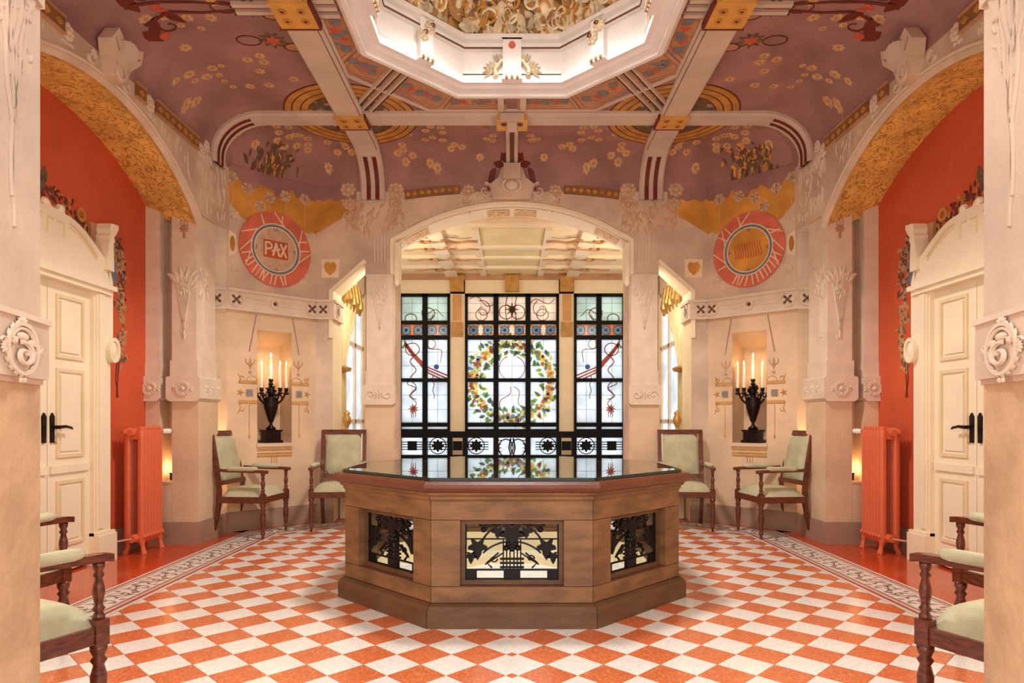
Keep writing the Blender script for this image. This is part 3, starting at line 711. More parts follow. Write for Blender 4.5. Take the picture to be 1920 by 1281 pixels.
    g = G(); g.fpoly(wing, [(-.09, 3.98), (.09, 3.98), (.12, 4.10), (0, 4.13), (-.12, 4.10)], .12, .17); g.obj('upper_boss', 'rib', con, s)
    g = G(); g.fring(FS, CY, 3.87, .04, .062, .085, .108, 20, 1.3); g.lump(FS, CY, 3.87, .036, .048, .02, .088, 12); g.obj('shield', 'relief', con, s)
    for sg in (-1, 1):
        g = G(); g.stroke(wing, [(sg*.10, 4.02), (sg*.2, 4.09)], .016, .016, .006, .12); g.obj('dark_slot', 'baseboard', con, s)
        g = G(); g.stroke(FS, spiral(CY+sg*.22, 3.86, .06, .015, PI/2, PI/2+sg*7, 14), .03, .012, .02); g.obj('scroll', 'relief', con, s)

    # paired columns carrying the arch, back pair shown, front pair behind them mirrored
    for my in (False, True):
        where = 'back' if not my else 'front'
        yc = YCOL if not my else 2*CY-YCOL
        col = thing('column', 'pale plaster column with carved foliage under the %s end of the %s arch' % (where, side), 'column', (s*3.2, yc, 0))
        g = G(); g.box(3.08, 3.34, YCOL, 6.90, 0, .61); g.box(3.08, 3.34, YCOL, 6.90, .61, 1.40); g.box(3.46, 3.62, YCOL, 6.9, .0, 1.40); g.box(3.34, 3.46, YCOL+.003, 6.9, 0, .61); g.box(3.34, 3.46, 6.66, 6.9, .61, 3.3)
        g.box(3.335, 3.465, YCOL-.004, YCOL+.03, .595, .612)
        g.obj('lower_shaft', 'plaster_low', col, s, my)
        g = G(); g.box(3.06, 3.64, YCOL-.02, 6.95, 0, .20); g.box(3.068, 3.63, YCOL-.012, 6.94, .20, .215); g.obj('base', 'baseboard', col, s, my)
        for nm, x0, x1, y1 in (('front', 3.05, 3.385, 6.92), ('rear', 3.445, 3.64, 6.9)):
            g = G(); r = .03; y0 = YCOL-.035
            pts = [(x0+r, 1.40), (x1-r, 1.40), (x1, 1.43), (x1, 1.63), (x1-.02, 1.645), (x0+.02, 1.645), (x0, 1.63), (x0, 1.43)]
            g.fpoly(((0, y0, 0), (1, 0, 0), (0, 0, 1), (0, 1, 0)), pts, 0, y1-y0); blk = g.obj('capital_block', 'relief', col, s, my)
            g = G(); fr = ((0, y0, 0), (1, 0, 0), (0, 0, 1), (0, -1, 0)); cx = (x0+x1)/2
            g.fring(fr, cx, 1.525, .05, .068, 0, .014, 20); g.lump(fr, cx, 1.525, .03, .03, .02)
            for q in range(8): g.leaf(fr, cx+.03*math.cos(q*.785), 1.525+.03*math.sin(q*.785), q*.785, .05, .03, .016)
            for sg in (-1, 1):
                for q in range(3): g.leaf(fr, cx+sg*.07, 1.525, (0 if sg > 0 else PI)+(q-1)*.7, .045, .025, .012)
            g.obj('carved_rose', 'relief', blk, s, my)
            if nm == 'front':
                g = G(); fr = ((x0, 0, 0), (0, 1, 0), (0, 0, 1), (-1, 0, 0)); cy2 = YCOL+.1
                for k in range(3):
                    for q in range(7): g.leaf(fr, cy2+k*.13, 1.525, q*.9, .05, .025, .012)
                g.obj('carved_rose', 'relief', blk, s, my)
        g = G(); g.box(3.10, 3.34, YCOL, 6.88, 1.64, 3.36); g.box(3.085, 3.355, YCOL-.012, 6.88, 1.64, 1.80); g.box(3.095, 3.345, YCOL-.004, 6.88, 2.98, 3.0); g.obj('upper_shaft', 'relief', col, s, my)
        g = G(); g.box(3.458, 3.62, YCOL, 6.88, 1.64, 3.40); g.box(3.45, 3.62, YCOL-.01, 6.88, 1.64, 1.78); g.box(3.453, 3.62, YCOL-.005, 6.88, 2.98, 2.995); g.obj('rear_shaft', 'relief', col, s, my)
        g = G(); fr = FC                                                          # carved palm on the front face
        for dx in (-.095, -.06, -.022, .022, .06, .095):
            g.stroke(fr, [(3.22+dx*.06, 1.98+abs(dx)*2), (3.22+dx*.25, 2.28), (3.22+dx*.6, 2.5), (3.22+dx*.95, 2.66)], .007, .016, .012)
            for q in range(2): g.leaf(fr, 3.22+dx*.8, 2.56+.05*q, PI/2-dx*(7+5*q), .17-.03*q-abs(dx)*.4, .045, .016, .004)
        for q in range(24): g.leaf(fr, 3.22+R.uniform(-.07, .07), R.uniform(2.40, 2.64), PI/2+R.uniform(-1.1, 1.1), R.uniform(.06, .11), .034, .016, .004)
        for q in range(3): g.lump(fr, 3.2+.02*q, 2.58+.02*(q % 2), .018, .018, .022)
        for q in range(9): g.leaf(fr, 3.22+R.uniform(-.015, .015), 2.0+q*.05, PI/2+(-1)**q*.4, .07, .02, .01)
        g.obj('carved_palm', 'relief', col, s, my)
        g = G(); fr = ((3.10, 0, 0), (0, 1, 0), (0, 0, 1), (-1, 0, 0))
        for q in range(22): g.leaf(fr, 6.62+R.uniform(-.1, .1), R.uniform(2.4, 2.7), PI/2+R.uniform(-.8, .8), R.uniform(.08, .14), .035, .016, .002)
        g.stroke(fr, [(6.6, 2.05), (6.6, 2.45)], .01, .03, .02); g.obj('carved_palm', 'relief', col, s, my)
        g = G(); g.m = 0
        for q in range(3): g.stroke(FC, [(3.19+.03*q, 3.20), (3.19+.03*q, 3.13-.02*(q == 1))], .01, .01, .004, flat=True)
        for q in range(8): g.leaf(FC, 3.22, 3.10, q*.785, .055, .03, .005, .001)
        g.leaf(FC, 3.22, 3.08, -PI/2, .1, .035, .005, .001)
        g.obj('painted_pendant', 'tan', col, s, my)

# ------------------------------------------------------------------ diagonal walls with candle niches
NU0, NU1, NV0, NV1 = .335, .745, .955, 2.23
for s, side in SIDES:
    for my in (False, True):
        g = G(); g.fbox(FD, 0, NU0, 0, HW+.05, -.35, 0); g.fbox(FD, NU1, LD, 0, HW+.05, -.35, 0); g.fbox(FD, NU0, NU1, 0, NV0, -.35, 0); g.fbox(FD, NU0, NU1, NV1, HW+.05, -.35, 0)
        g.fbox(FD, NU0-.05, NU1+.05, NV0-.05, NV1+.05, -.37, -.30)
        # curved hood at the head of the niche
        ring = []
        for i in range(9):
            t = PI/2*i/8; ring.append([G.P(FD, u, NV1-.02-.16*(1-math.cos(t)) if False else NV1-.17+.17*math.cos(t), -.30+.28*(1-math.sin(t))*0-.0+.0) for u in (NU0, NU1)])
        g.box(D1[0], 3.45, D1[1], D1[1]+.3, 0, HW+.02)                       # short frontal return beside the column
        wn = ('wall_back_' if not my else 'wall_front_')+side
        wd = g.obj(wn, 'plaster_low', None, s, my, kind='structure', label='diagonal stucco wall with a candle niche at the %s %s' % (('back', side) if not my else ('front', side)), cat='wall')
        # upper zone: grey-pink plaster skin above the band
        g = G(); g.fbox(FD, -.002, LD+.002, 2.62, HW+.04, 0, .006); g.box(D1[0], 3.45, D1[1]-.006, D1[1], 2.62, HW+.02); g.obj('upper_plaster', 'plaster', wd, s, my)
        if my: continue
        g = G(); g.fpoly(FD, [(-.0, 3.98), (-.0, 3.62), (.16, 3.44), (.3, 3.40), (.75, 3.40), (.9, 3.42), (LD, 3.44), (LD, 3.98)], .006, .009); yf = g.obj('painted_field', 'ochre', wd, s)
        g = G(); g.fpoly(FD, [(0, 4.0)]+[(LD*i/60, 3.84+.035*math.sin(i*.33)+.02*math.sin(i*.9+1)-.025*abs(math.sin(i*.52))) for i in range(61)]+[(LD, 4.0)], .009, .012); g.obj('painted_cloud', 'mauve', wd, s)
        g = G()
        for u, v in ((.22, 3.78), (.47, 3.74), (.36, 3.62), (.66, 3.80), (.9, 3.82), (.05, 3.86)):
            for q in range(6): g.fdisc(FD, u+.04*math.cos(q*1.05), v+.04*math.sin(q*1.05), .028, .011, .016, 8)
            g.stroke(FD, [(u, v-.05), (u+.01, v-.2), (u, v-.32)], .008, .006, .003, .009, flat=True)
        g.obj('painted_rosettes', 'rosette', wd, s, kind='stuff')
        # wreath medallion
        cu, cv = .545, 3.16
        if s < 0: med = thing('medallion', 'painted coral wreath medallion with the word PAX on the left wall', 'medallion', (s*G.P(FD, cu, cv, 0)[0], G.P(FD, cu, cv, 0)[1], cv), kind='structure')
        else: med = thing('medallion', 'painted coral wreath medallion with blurred orange centre on the right wall', 'medallion', (s*G.P(FD, cu, cv, 0)[0], G.P(FD, cu, cv, 0)[1], cv), kind='structure')
        g = G(); g.fring(FD, cu, cv, .285, .425, .008, .026, 48); g.obj('wreath', 'coral', med, s)
        g = G(); g.fring(FD, cu, cv, .25, .285, .008, .02, 40); g.obj('wreath_inner_band', 'blue_grey', med, s)
        g = G(); g.fdisc(FD, cu, cv, .26, .008, .014, 32); g.obj('field', 'rosette' if s < 0 else 'ochre', med, s)
        g = G()
        for q in range(17):
            a = PI*1.08+PI*.84*q/16 if q < 11 else PI*2*R.random(); a2 = a+R.uniform(-.1, .1)
            g.stroke(FD, [(cu+.30*math.cos(a), cv+.30*math.sin(a)), (cu+.41*math.cos(a2), cv+.41*math.sin(a2))], .018, .012, .006, .026)
        for a in (.3, 1.2, 2.4, 2.9, 3.3, 5.9):
            g.stroke(FD, [(cu+.29*math.cos(a), cv+.29*math.sin(a)), (cu+.42*math.cos(a+.42), cv+.42*math.sin(a+.42))], .016, .012, .006, .026)
        g.obj('wreath_ribbon', 'pale_line', med, s)
        g = G(); g.fring(FD, cu, cv, .283, .294, .02, .03, 40); g.fring(FD, cu, cv, .245, .255, .014, .024, 40); g.obj('wreath_line', 'pale_line', med, s)
        g = G()
        for a in (0, PI/2, PI, 3*PI/2): g.stroke(FD, spiral(cu+.235*math.cos(a), cv+.235*math.sin(a), .03, .008, a, a+6, 10), .012, .008, .006, .014)
        g.obj('wreath_curls', 'blue_grey', med, s)
        if s < 0:
            g = G(); g.fbox(FD, cu-.145, cu+.145, cv-.10, cv+.10, .014, .018); tb = g.obj('word_tablet', 'terracotta_line', med, s)
            g = G(); kw = dict(w0=.022, w1=.022, h=.008, d0=.018)
            def ln(*p): g.stroke(FD, [(cu+a, cv+b) for a, b in p], **kw)
            ln((-.12, -.075), (-.12, .075)); ln((-.12, .07), (-.075, .07), (-.05, .045), (-.05, .02), (-.075, -.0), (-.12, -.0))
            ln((-.035, -.075), (.002, .078)); ln((.002, .078), (.04, -.075)); ln((-.05, -.02), (.05, .012))
            ln((.055, -.075), (.125, .075)); ln((.055, .075), (.125, -.075))
            g.obj('word_pax', 'pale_line', tb, s)
        else:
            g = G()
            for q in range(11): g.stroke(FD, wave(cu-.15+.03*q, cv-.09, cu-.15+.03*q+.01, cv+.09, .008, 1, 6), .012, .01, .003, .014, flat=True)
            g.obj('blurred_lettering', 'terracotta_line', med, s)
        g = G()                                       # plaster scrolls round the wreath and two small crests
        for u, v, a in ((.06, 3.42, 0), (.98, 3.42, 3), (.1, 2.86, 1), (.95, 2.84, 2)):
            g.stroke(FD, spiral(u, v, .07, .015, a, a+6, 12), .022, .01, .012, .006); g.leaf(FD, u, v, a+1, .12, .05, .012, .006)
        g.obj('wall_scrolls', 'relief', wd, s, kind='stuff')
        for fr, u, v in ((FD, -.0+.045, 3.14), ):
            g = G(); g.fpoly(fr, [(u-.03, v-.14), (u+.05, v-.11), (u+.05, v+.1), (u-.03, v+.14)], .006, .014); cr = g.obj('crest', 'pale_line', wd, s); g = G(); g.lump(fr, u+.01, v, .03, .09, .012, .014); g.obj('crest_shield', 'ochre', cr, s)
        g = G(); fr = FB; u, v = 2.17, 3.03
        g.fpoly(fr, [(u-.11, v+.11), (u+.11, v+.11), (u+.1, v-.11), (u-.1, v-.11)], .0, .012); cr = g.obj('crest', 'pale_line', wd, s)
        g = G()
        g.fpoly(fr, [(u, v-.085), (u+.06, v-.03), (u+.075, v+.03), (u+.05, v+.075), (u+.015, v+.07), (u, v+.05), (u-.015, v+.07), (u-.05, v+.075), (u-.075, v+.03), (u-.06, v-.03)], .012, .02)
        g.obj('crest_shield', 'ochre', cr, s)
        # moulded band
        VB0, VB1 = 2.42, 2.65
        band = thing('wall_band', 'white moulded band with pierced rosettes along the %s diagonal wall' % side, 'moulding', (s*D1[0], D1[1], VB0), kind='structure')
        FP1 = ((0, D1[1], 0), (1, 0, 0), (0, 0, 1), (0, -1, 0)); FP4 = ((2.15, 0, 0), (0, 1, 0), (0, 0, 1), (-1, 0, 0))
        for fr, u0, u1 in ((FP1, D1[0]-.02, 3.4), (FD, -.01, LD+.01), (FB, 2.15, D3[0]+.01), (FP4, YB-.028, YB+.38)):
            g = G(); g.fbox(fr, u0, u1, VB0, VB1, 0, .03); g.fbox(fr, u0-.002, u1+.002, VB1-.03, VB1+.002, .001, .05); g.fbox(fr, u0-.0015, u1+.0015, VB0-.002, VB0+.025, .0015, .04)
            if fr is FD: g.fbox(fr, .2, .46, VB0+.09, VB0+.10, .03, .036); g.fbox(fr, .6, .84, VB0+.09, VB0+.10, .03, .036); g.fbox(fr, .2, .46, VB0+.14, VB0+.15, .03, .036); g.fbox(fr, .6, .84, VB0+.14, VB0+.15, .03, .036)
            g.obj('band_moulding', 'relief', band, s)
        for fr, u, pr in ((FP1, 3.185, 1), (FD, .09, 1), (FD, LD-.06, 1), (FB, 2.25, 1), (FP4, YB+.14, 1), (FD, .53, 0)):
            g = G(); v = (VB0+VB1)/2
            if pr:
                for q in range(4): g.fpoly(fr, [(u+a*math.cos(q*PI/2+PI/4+b), v+a*math.sin(q*PI/2+PI/4+b)) for a, b in ((.026, -.5), (.06, -.22), (.06, .22), (.026, .5))], .03, .033)
                g.fdisc(fr, u, v, .02, .03, .036, 8)
                g.obj('pierced_rosette', 'dark_line', band, s, kind='stuff')
                g = G(); g.fring(fr, u, v, .07, .085, .03, .04, 16); g.obj('rosette_rim', 'relief', band, s)
            else:
                g.fring(fr, u, v, .035, .06, .03, .045, 16); g.obj('rosette_rim', 'relief', band, s); g = G(); g.lump(fr, u, v, .022, .022, .02, .03); g.obj('rosette_boss', 'dark_line', band, s)
        # painted frame of the niche
        g = G(); g.m = 0
        for sg, cu2 in ((-1, NU0), (1, NU1)):
            for v0 in (1.40, 1.62): g.fbox(FD, min(cu2, cu2+sg*.21), max(cu2, cu2+sg*.21), v0, v0+.022, 0, .006); g.fbox(FD, min(cu2, cu2+sg*.21), max(cu2, cu2+sg*.21), v0+.03, v0+.036, 0, .004)
            for v0, q in ((1.62, 1), (1.40, -1)):
                g.stroke(FD, [(cu2+sg*.2, v0+.01), (cu2+sg*.19, v0+.05*q), (cu2+sg*.215, v0+.11*q)], .014, .006, .006); g.stroke(FD, spiral(cu2+sg*.18, v0+.06*q, .03, .008, 0, 5*q, 8), .012, .006, .006)
            g.stroke(FD, arc(cu2+sg*.06, 1.65, .06, 0, PI, 8), .008, .008, .004)
            g.fring(FD, cu2+sg*.09, 1.52, .045, .056, 0, .006, 4, 1, PI/4, PI/4+2*PI)
            for q in range(5): g.leaf(FD, cu2+sg*.19, 1.52, q*1.25, .045, .02, .006)
            g.m = 1; g.fdisc(FD, cu2+sg*.09, 1.52, .034, 0, .008, 10); g.m = 0
            g.stroke(FD, [(cu2+sg*.09, 1.39), (cu2+sg*.09, 1.05)], .008, .008, .004); g.leaf(FD, cu2+sg*.09, 1.06, -PI/2, .06, .025, .005)
            g.m = 2
            x0 = cu2+sg*.14; g.stroke(FD, [(cu2-sg*.0+sg*.0, 2.40), (x0, 2.02)] if False else [(cu2+sg*.01, 2.40), (cu2+sg*.09, 1.98)], .016, .016, .006)
            g.m = 3; g.stroke(FD, arc(cu2+sg*.08, 1.88, .05, PI*.9, PI*2.1, 8), .016, .008, .008); g.leaf(FD, cu2+sg*.08, 1.78, 1.57, .14, .04, .008); g.fdisc(FD, cu2+sg*.08, 1.75, .018, 0, .006, 8)
            g.m = 0
        for v in (.92, .88, .84, .81): g.fbox(FD, NU0, NU1, v-.008, v+.008, 0, .008)
        for u in (.5, .53, .56): g.fbox(FD, u-.004, u+.004, .68, .80, 0, .004)
        g.obj('niche_ornament', ['gold', 'blue_grey', 'baseboard', 'tan'], wd, s)
        g = G(); g.fbox(FD, NU0-.01, NU1+.01, NV0-.04, NV0, -.02, .025); g.obj('niche_sill', 'plaster_low', wd, s)
        g = G(); g.fbox(FD, -.02, LD+.02, 0, .20, 0, .02); g.fbox(FD, -.02, LD+.02, .20, .215, 0, .014); g.box(D1[0]-.01, 3.3, D1[1]-.02, D1[1], 0, .2); g.box(2.13, D3[0], YB-.02, YB, 0, .2)
        g.obj('baseboard_back_'+side, 'baseboard', None, s, kind='structure', label='stone baseboard along the %s diagonal wall' % side, cat='baseboard')
# niche hoods (rounded head inside each niche)
for s, side in SIDES:
    g = G(); n = 8; vs = []
    for i in range(n+1):
        t = PI/2*i/n
        for u in (NU0, NU1): vs.append(G.P(FD, u, NV1-.16*math.sin(t), -.02-.28*(1-math.cos(t)) if False else -.3*math.sin(t)**1.0))
    g.add(vs, [(2*i, 2*i+1, 2*i+3, 2*i+2) for i in range(n)])
    g.obj('niche_hood', 'plaster_low', bpy.data.objects['wall_back_'+side], s)

# ------------------------------------------------------------------ back wall with the segmental arch
XO, XP, XD = 1.40, 1.755, 2.15
HA, HSP = 3.77, 3.34; SGB = HA-HSP; RB = (XO**2+SGB**2)/(2*SGB)
def ah(x, off=0): rr = RB+off; return HA-RB+math.sqrt(max(0, rr*rr-x*x))
TH = .42
g = G(); N = 24
for i in range(N):
    x0, x1 = -XO+2*XO*i/N, -XO+2*XO*(i+1)/N
    h0, h1 = ah(x0), ah(x1)
    vs = [(x, y, z) for y in (YB, YB+TH) for x, z in ((x0, h0), (x1, h1), (x1, HW+.05), (x0, HW+.05))]
    g.add(vs, [(0, 1, 2, 3), (4, 7, 6, 5), (0, 4, 5, 1)])
for sx in (-1, 1):
    t = G(); t.box(XO, XP, YB, YB+TH, 0, HW+.05); t.box(XP, XD, YB, YB+TH, 3.15, HW+.05); t.box(XD, 2.75, YB, YB+TH, 0, HW+.05)
    t.fpoly(((0, YB, 0), (1, 0, 0), (0, 0, 1), (0, 1, 0)), [(XP, 3.14), (XD, 2.77), (XD, 3.15), (XP, 3.15)], 0, TH)
    g.add([(sx*x, y, z) for x, y, z in t.v], [f if sx > 0 else f[::-1] for f in t.f])
wb = g.obj('wall_back', 'plaster', kind='structure', label='grey-pink back wall with a segmental arch towards the window bay', cat='wall')
xs = [-XO+2*XO*i/N for i in range(N+1)]
g = G(); g.add([p for i in range(N+1) for p in ((xs[i], YB+.02, ah(xs[i])-.003), (xs[i], YB+TH, ah(xs[i])-.003))], [(2*i, 2*i+1, 2*i+3, 2*i+2) for i in range(N)]); g.obj('arch_soffit', 'cream_paint', wb)
for u0, u1 in ((-.30, -.03), (.03, .30), (-1.30, -1.02), (1.02, 1.30)):
    g = G(); k = 5; pp = [u0+(u1-u0)*i/k for i in range(k+1)]
    g.add([p for x in pp for p in ((x, YB+.08, ah(x)-.007), (x, YB+TH-.08, ah(x)-.007))], [(2*i, 2*i+1, 2*i+3, 2*i+2) for i in range(k)]); g.obj('soffit_panel', 'soffit_pale', wb)
pts = [(-XO-.0, 2.95)]+[(x, ah(x)) for x in xs]+[(XO, 2.95)]
for off, wd, th, mt in ((.035, .07, .03, 'cream_paint'), (.085, .02, .018, 'relief')):
    g = G(); pp = [((abs(x)+off)*(1 if x > 0 else -1) if abs(abs(x)-XO) < 1e-6 else x, z if abs(abs(x)-XO) < 1e-6 and z < 3 else ah(x)+off) for x, z in pts]
    g.stroke(FB, pp, wd, wd, th); g.obj('arch_moulding', mt, wb)
for s, side in SIDES:
    g = G(); g.box(XO-.05, XO+.002, YB-.015, YB+.03, 2.86, HSP); g.box(XO-.03, XO, YB+.1, YB+.3, 2.9, HSP); g.lump(((XO-.02, YB, 2.86), (1, 0, 0), (0, 0, 1), (0, -1, 0)), 0, 0, .035, .05, .03); g.obj('arch_drop', 'cream_paint', wb, s)
    g = G(); g.stroke(FB, [(XD+.02, 2.2), (XD+.02, 2.76), (XP-.0, 3.13)], .06, .06, .025); g.obj('opening_moulding', 'cream_paint', wb, s)
    # cream reveals of the side opening
    g = G(); g.add([(XP, YB+.01, 3.137), (XD, YB+.01, 2.767), (XD, YB+TH, 2.767), (XP, YB+TH, 3.137)], [(0, 1, 2, 3)]); g.box(XD-.004, XD, YB+.02, YB+TH, 0, 2.77); g.box(XP, XP+.004, YB+.02, YB+TH, 0, 3.14); g.obj('opening_reveal', 'cream_wall', wb, s)
    # yellow painted corner continuing from the diagonal wall
    g = G(); g.fpoly(FB, [(D3[0], 3.44), (D3[0], 3.97), (1.86, 3.97), (1.86, 3.74)], 0, .004); g.obj('painted_field', 'ochre', wb, s)
    g = G(); g.fpoly(FB, [(D3[0], 3.99), (1.86, 3.99)]+[(1.86+(D3[0]-1.86)*i/24, 3.86+.02*math.sin(i*.9)-.025*abs(math.sin(i*.5))) for i in range(25)], .004, .008); g.obj('painted_cloud', 'mauve', wb, s)
    # pilaster
    pil = thing('pilaster', 'pale pilaster with carved palm and block on the %s of the back arch' % side, 'column', (s*(XO+XP)/2, YB, 0))
    g = G(); g.box(XO+.01, XP-.005, YB-.03, YB, 0, 1.40); g.obj('lower_shaft', 'plaster_low', pil, s)
    g = G(); g.box(XO, XP, YB-.045, YB, 0, .2); g.obj('base', 'baseboard', pil, s)
    g = G(); g.fpoly(((0, YB-.06, 0), (1, 0, 0), (0, 0, 1), (0, 1, 0)), [(XO+.015, 1.40), (XP-.0, 1.40), (XP+.02, 1.42), (XP+.02, 1.62), (XP, 1.64), (XO+.015, 1.64), (XO-.01, 1.62), (XO-.01, 1.42)], 0, .06); blk = g.obj('capital_block', 'relief', pil, s)
    g = G(); fr = ((0, YB-.06, 0), (1, 0, 0), (0, 0, 1), (0, -1, 0)); cx = (XO+XP)/2
    for q in range(8): g.leaf(fr, cx+.02*math.cos(q*.785), 1.52, q*.785, .07, .035, .014)
    for sg in (-1, 1): g.stroke(fr, spiral(cx+sg*.1, 1.52, .05, .012, 0, sg*6, 10), .018, .01, .012)
    g.obj('carved_rose', 'relief', blk, s)
    g = G(); g.box(XO+.02, XP-.02, YB-.025, YB, 1.64, 2.95); g.box(XO+.01, XP-.01, YB-.035, YB, 1.64, 1.80); g.box(XO+.01, XP-.01, YB-.03, YB, 2.93, 2.955); g.obj('upper_shaft', 'relief', pil, s)
    g = G(); fr = ((0, YB-.025, 0), (1, 0, 0), (0, 0, 1), (0, -1, 0))
    for dx in (-.1, -.05, 0, .05, .1):
        g.stroke(fr, [(cx, 2.3), (cx+dx*.5, 2.55), (cx+dx, 2.82)], .008, .014, .008)
        for q in range(4): g.leaf(fr, cx+dx*(.6+.14*q)+R.uniform(-.02, .02), 2.58+.06*q, PI/2+dx*6+R.uniform(-.6, .6), .09, .035, .01, .002)
    g.obj('carved_palm', 'relief', pil, s)
    for q in range(4): g = G(); g.fbox(FB, cx-.065+.04*q, cx-.05+.04*q, 3.1, 3.42, 0, .01); g.obj('flute', 'relief', pil, s)
    # rosettes and fronds at the head of the pilaster, frieze beside the central console
    g = G()
    for u, v, r in ((XRB+.3, 4.0, .11), (XRB-.27, 4.0, .11), (XRB+.28, 3.82, .09), (XRB-.27, 3.82, .09), (.52, 3.98, .09)):
        for q in range(8): g.lump(FB, u+r*.6*math.cos(q*.785), v-.02+r*.6*math.sin(q*.785), r*.33, r*.33, .016)
        g.lump(FB, u, v-.02, r*.4, r*.4, .024)
        for q in range(9): g.leaf(FB, u+R.uniform(-.08, .08), v-.1, -PI/2+R.uniform(-.7, .7), .1+.12*R.random(), .035, .008)
    for q in range(46): g.leaf(FB, XRB+R.uniform(-.33, .33), R.uniform(3.52, 3.86), -PI/2+R.uniform(-.8, .8), R.uniform(.08, .14), .04, .008)
    g.obj('wall_rosettes', 'rosette', wb, s, kind='stuff')
    g = G(); n = 8; a = [.62+(1.28-.62)*i/n for i in range(n+1)]
    g.stroke(FB, [(x, 4.0-.08*(x-.3)**2-.02) for x in a], .1, .1, .02, flat=True); fz = g.obj('frieze', 'frieze_brown', wb, s)
    g = G()
    for i in range(n): x = (a[i]+a[i+1])/2; y = 4.0-.08*(x-.3)**2-.02; g.fpoly(FB, [(x-.032, y), (x, y-.03), (x+.032, y), (x, y+.03)], .02, .026)
    g.obj('frieze_lozenge', 'gold', fz, s, kind='stuff')
con = thing('wall_console', 'carved plaster console above the middle of the back arch', 'console', (0, YB, 3.85), kind='structure')
g = G(); g.fpoly(FB, [(-.22, 3.84), (.22, 3.84), (.26, 4.0), (.16, 4.08), (.12, 4.2), (-.12, 4.2), (-.16, 4.08), (-.26, 4.0)], 0, .12); g.fbox(FB, -.1, .1, 4.04, 4.22, .1, .2); g.obj('body', 'plaster', con)
g = G(); g.lump(FB, 0, 3.98, .09, .07, .05, .12, 12); g.fring(FB, 0, 3.98, .09, .12, .12, .14, 18, .8)
for sg in (-1, 1):
    g.stroke(FB, spiral(sg*.32, 3.95, .1, .02, PI/2, PI/2+sg*7, 14), .045, .014, .04)
    for q in range(6): g.leaf(FB, sg*.42, 3.95, -2.4+q*.4 if sg < 0 else -.7-q*.4, .2, .06, .03)
    for q in range(5): g.stroke(FB, wave(sg*(.05+.07*q), 3.85, sg*(.07+.09*q), 3.83, .01, 1, 4), .03, .008, .02)
g.obj('scrolls', 'relief', con)

# front wall (behind the frame's edges) and the two near piers
for s, side in SIDES:
    pier = thing('near_pier', 'near plaster pier with carved tree and cartouche at the %s edge' % side, 'column', (s*1.7, 1.8, 0))
    E = (1.397, 1.95); Q = (1.31, 1.60)
    ux, uy = E[0]-Q[0], E[1]-Q[1]; l = math.hypot(ux, uy); ux /= l; uy /= l
    FN = ((E[0], E[1], 0), (-ux, -uy, 0), (0, 0, 1), (-uy, ux, 0))     # u runs from the far edge towards the camera
    def slab(o0, z0, z1):
        p = [(E[0]-o0, E[1]+o0*.3), (Q[0]-o0, Q[1]), (2.36, Q[1]), (2.36, E[1]+o0*.3)]; t = G()
        t.add([(x, y, z) for z in (z0, z1) for x, y in p], [(3, 2, 1, 0), (4, 5, 6, 7), (0, 1, 5, 4), (1, 2, 6, 5), (2, 3, 7, 6), (3, 0, 4, 7)]); return t
    slab(0, 0, 1.315).obj('lower_shaft', 'stucco_rough', pier, s)
    t = slab(.0, 1.515, 3.4); t.obj('upper_shaft', 'plaster', pier, s)
    t = slab(.022, 1.33, 1.49); u = slab(.008, 1.315, 1.33); t.add(u.v, u.f); blk = t.obj('capital_block', 'plaster', pier, s)
    slab(.03, 1.49, 1.505).obj('capital_moulding', 'relief', pier, s)
    t = slab(.012, 2.43, 3.4); t.obj('upper_shaft_head', 'plaster', pier, s)
    FNb = (tuple(FN[0][i]+.028*FN[3][i] for i in range(3)),)+FN[1:]
    cu, cv = .175, 1.405
    ES = lambda u, v, d: G.P(FNb, cu+u*1.55, cv+v, d)
    g = G(); g.fring(ES, 0, 0, .05, .058, 0, .006, 28, 1.25)
    for q in range(18):
        a = q*2*PI/18; g.leaf(ES, .05*math.cos(a), .063*math.sin(a), a+1.1, .026, .014, .006)
    g.stroke(ES, spiral(-.004, -.016, .036, .006, 1.2, 9.6, 26), .014, .008, .009)
    g.stroke(ES, arc(0, .0, .046, .4, 2.9, 12, 1.2), .012, .006, .006); g.lump(ES, .0, .034, .022, .012, .008); g.lump(ES, -.03, .018, .012, .012, .007); g.lump(ES, .03, .02, .012, .012, .007)
    for sg in (-1, 1):
        for q in range(4): g.leaf(ES, sg*.054, -.004, (PI if sg < 0 else 0)+(q-1.5)*.5, .022, .012, .007)
        g.stroke(ES, spiral(sg*.064, .012, .012, .003, 0, sg*6, 10), .006, .004, .005)
    for q in (-1, 1): g.lump(ES, q*.007, -.085, .006, .008, .005)
    for q in range(5): g.leaf(ES, 0, .07, PI/2+(q-2)*.5, .022, .012, .006)
    g.obj('cartouche', 'relief', blk, s)
    g = G(); TR = lambda u, v, d: G.P(FN, .165+u*2.3, v, d)
    for k_, (v0, sp, ph) in enumerate(((1.74, .0, 0), (1.82, .018, 1), (1.9, -.02, 2), (2.02, .04, 3), (2.06, -.045, 4), (2.14, .062, 5), (2.18, -.06, 0.5), (2.2, .012, 2.5))):
        pp = []
        for i in range(23):
            v = v0+(2.66-v0)*i/22; f = max(0, (v-1.95)/.6)**1.3
            pp.append((sp*f+(.004+.010*min(1, f))*math.sin(v*17+ph), v))
        g.stroke(TR, pp, .007, .013, .0055)
    for q in range(20): v = R.uniform(2.2, 2.6); g.leaf(TR, R.uniform(-.05, .05), v, PI/2+R.uniform(-.8, .8), R.uniform(.03, .06), .014, .005)
    for u, v in ((.04, 2.3), (-.04, 2.36), (-.045, 2.48), (.045, 2.46)): g.lump(TR, u, v, .009, .014, .006)
    g.obj('carved_tree', 'plaster', pier, s)
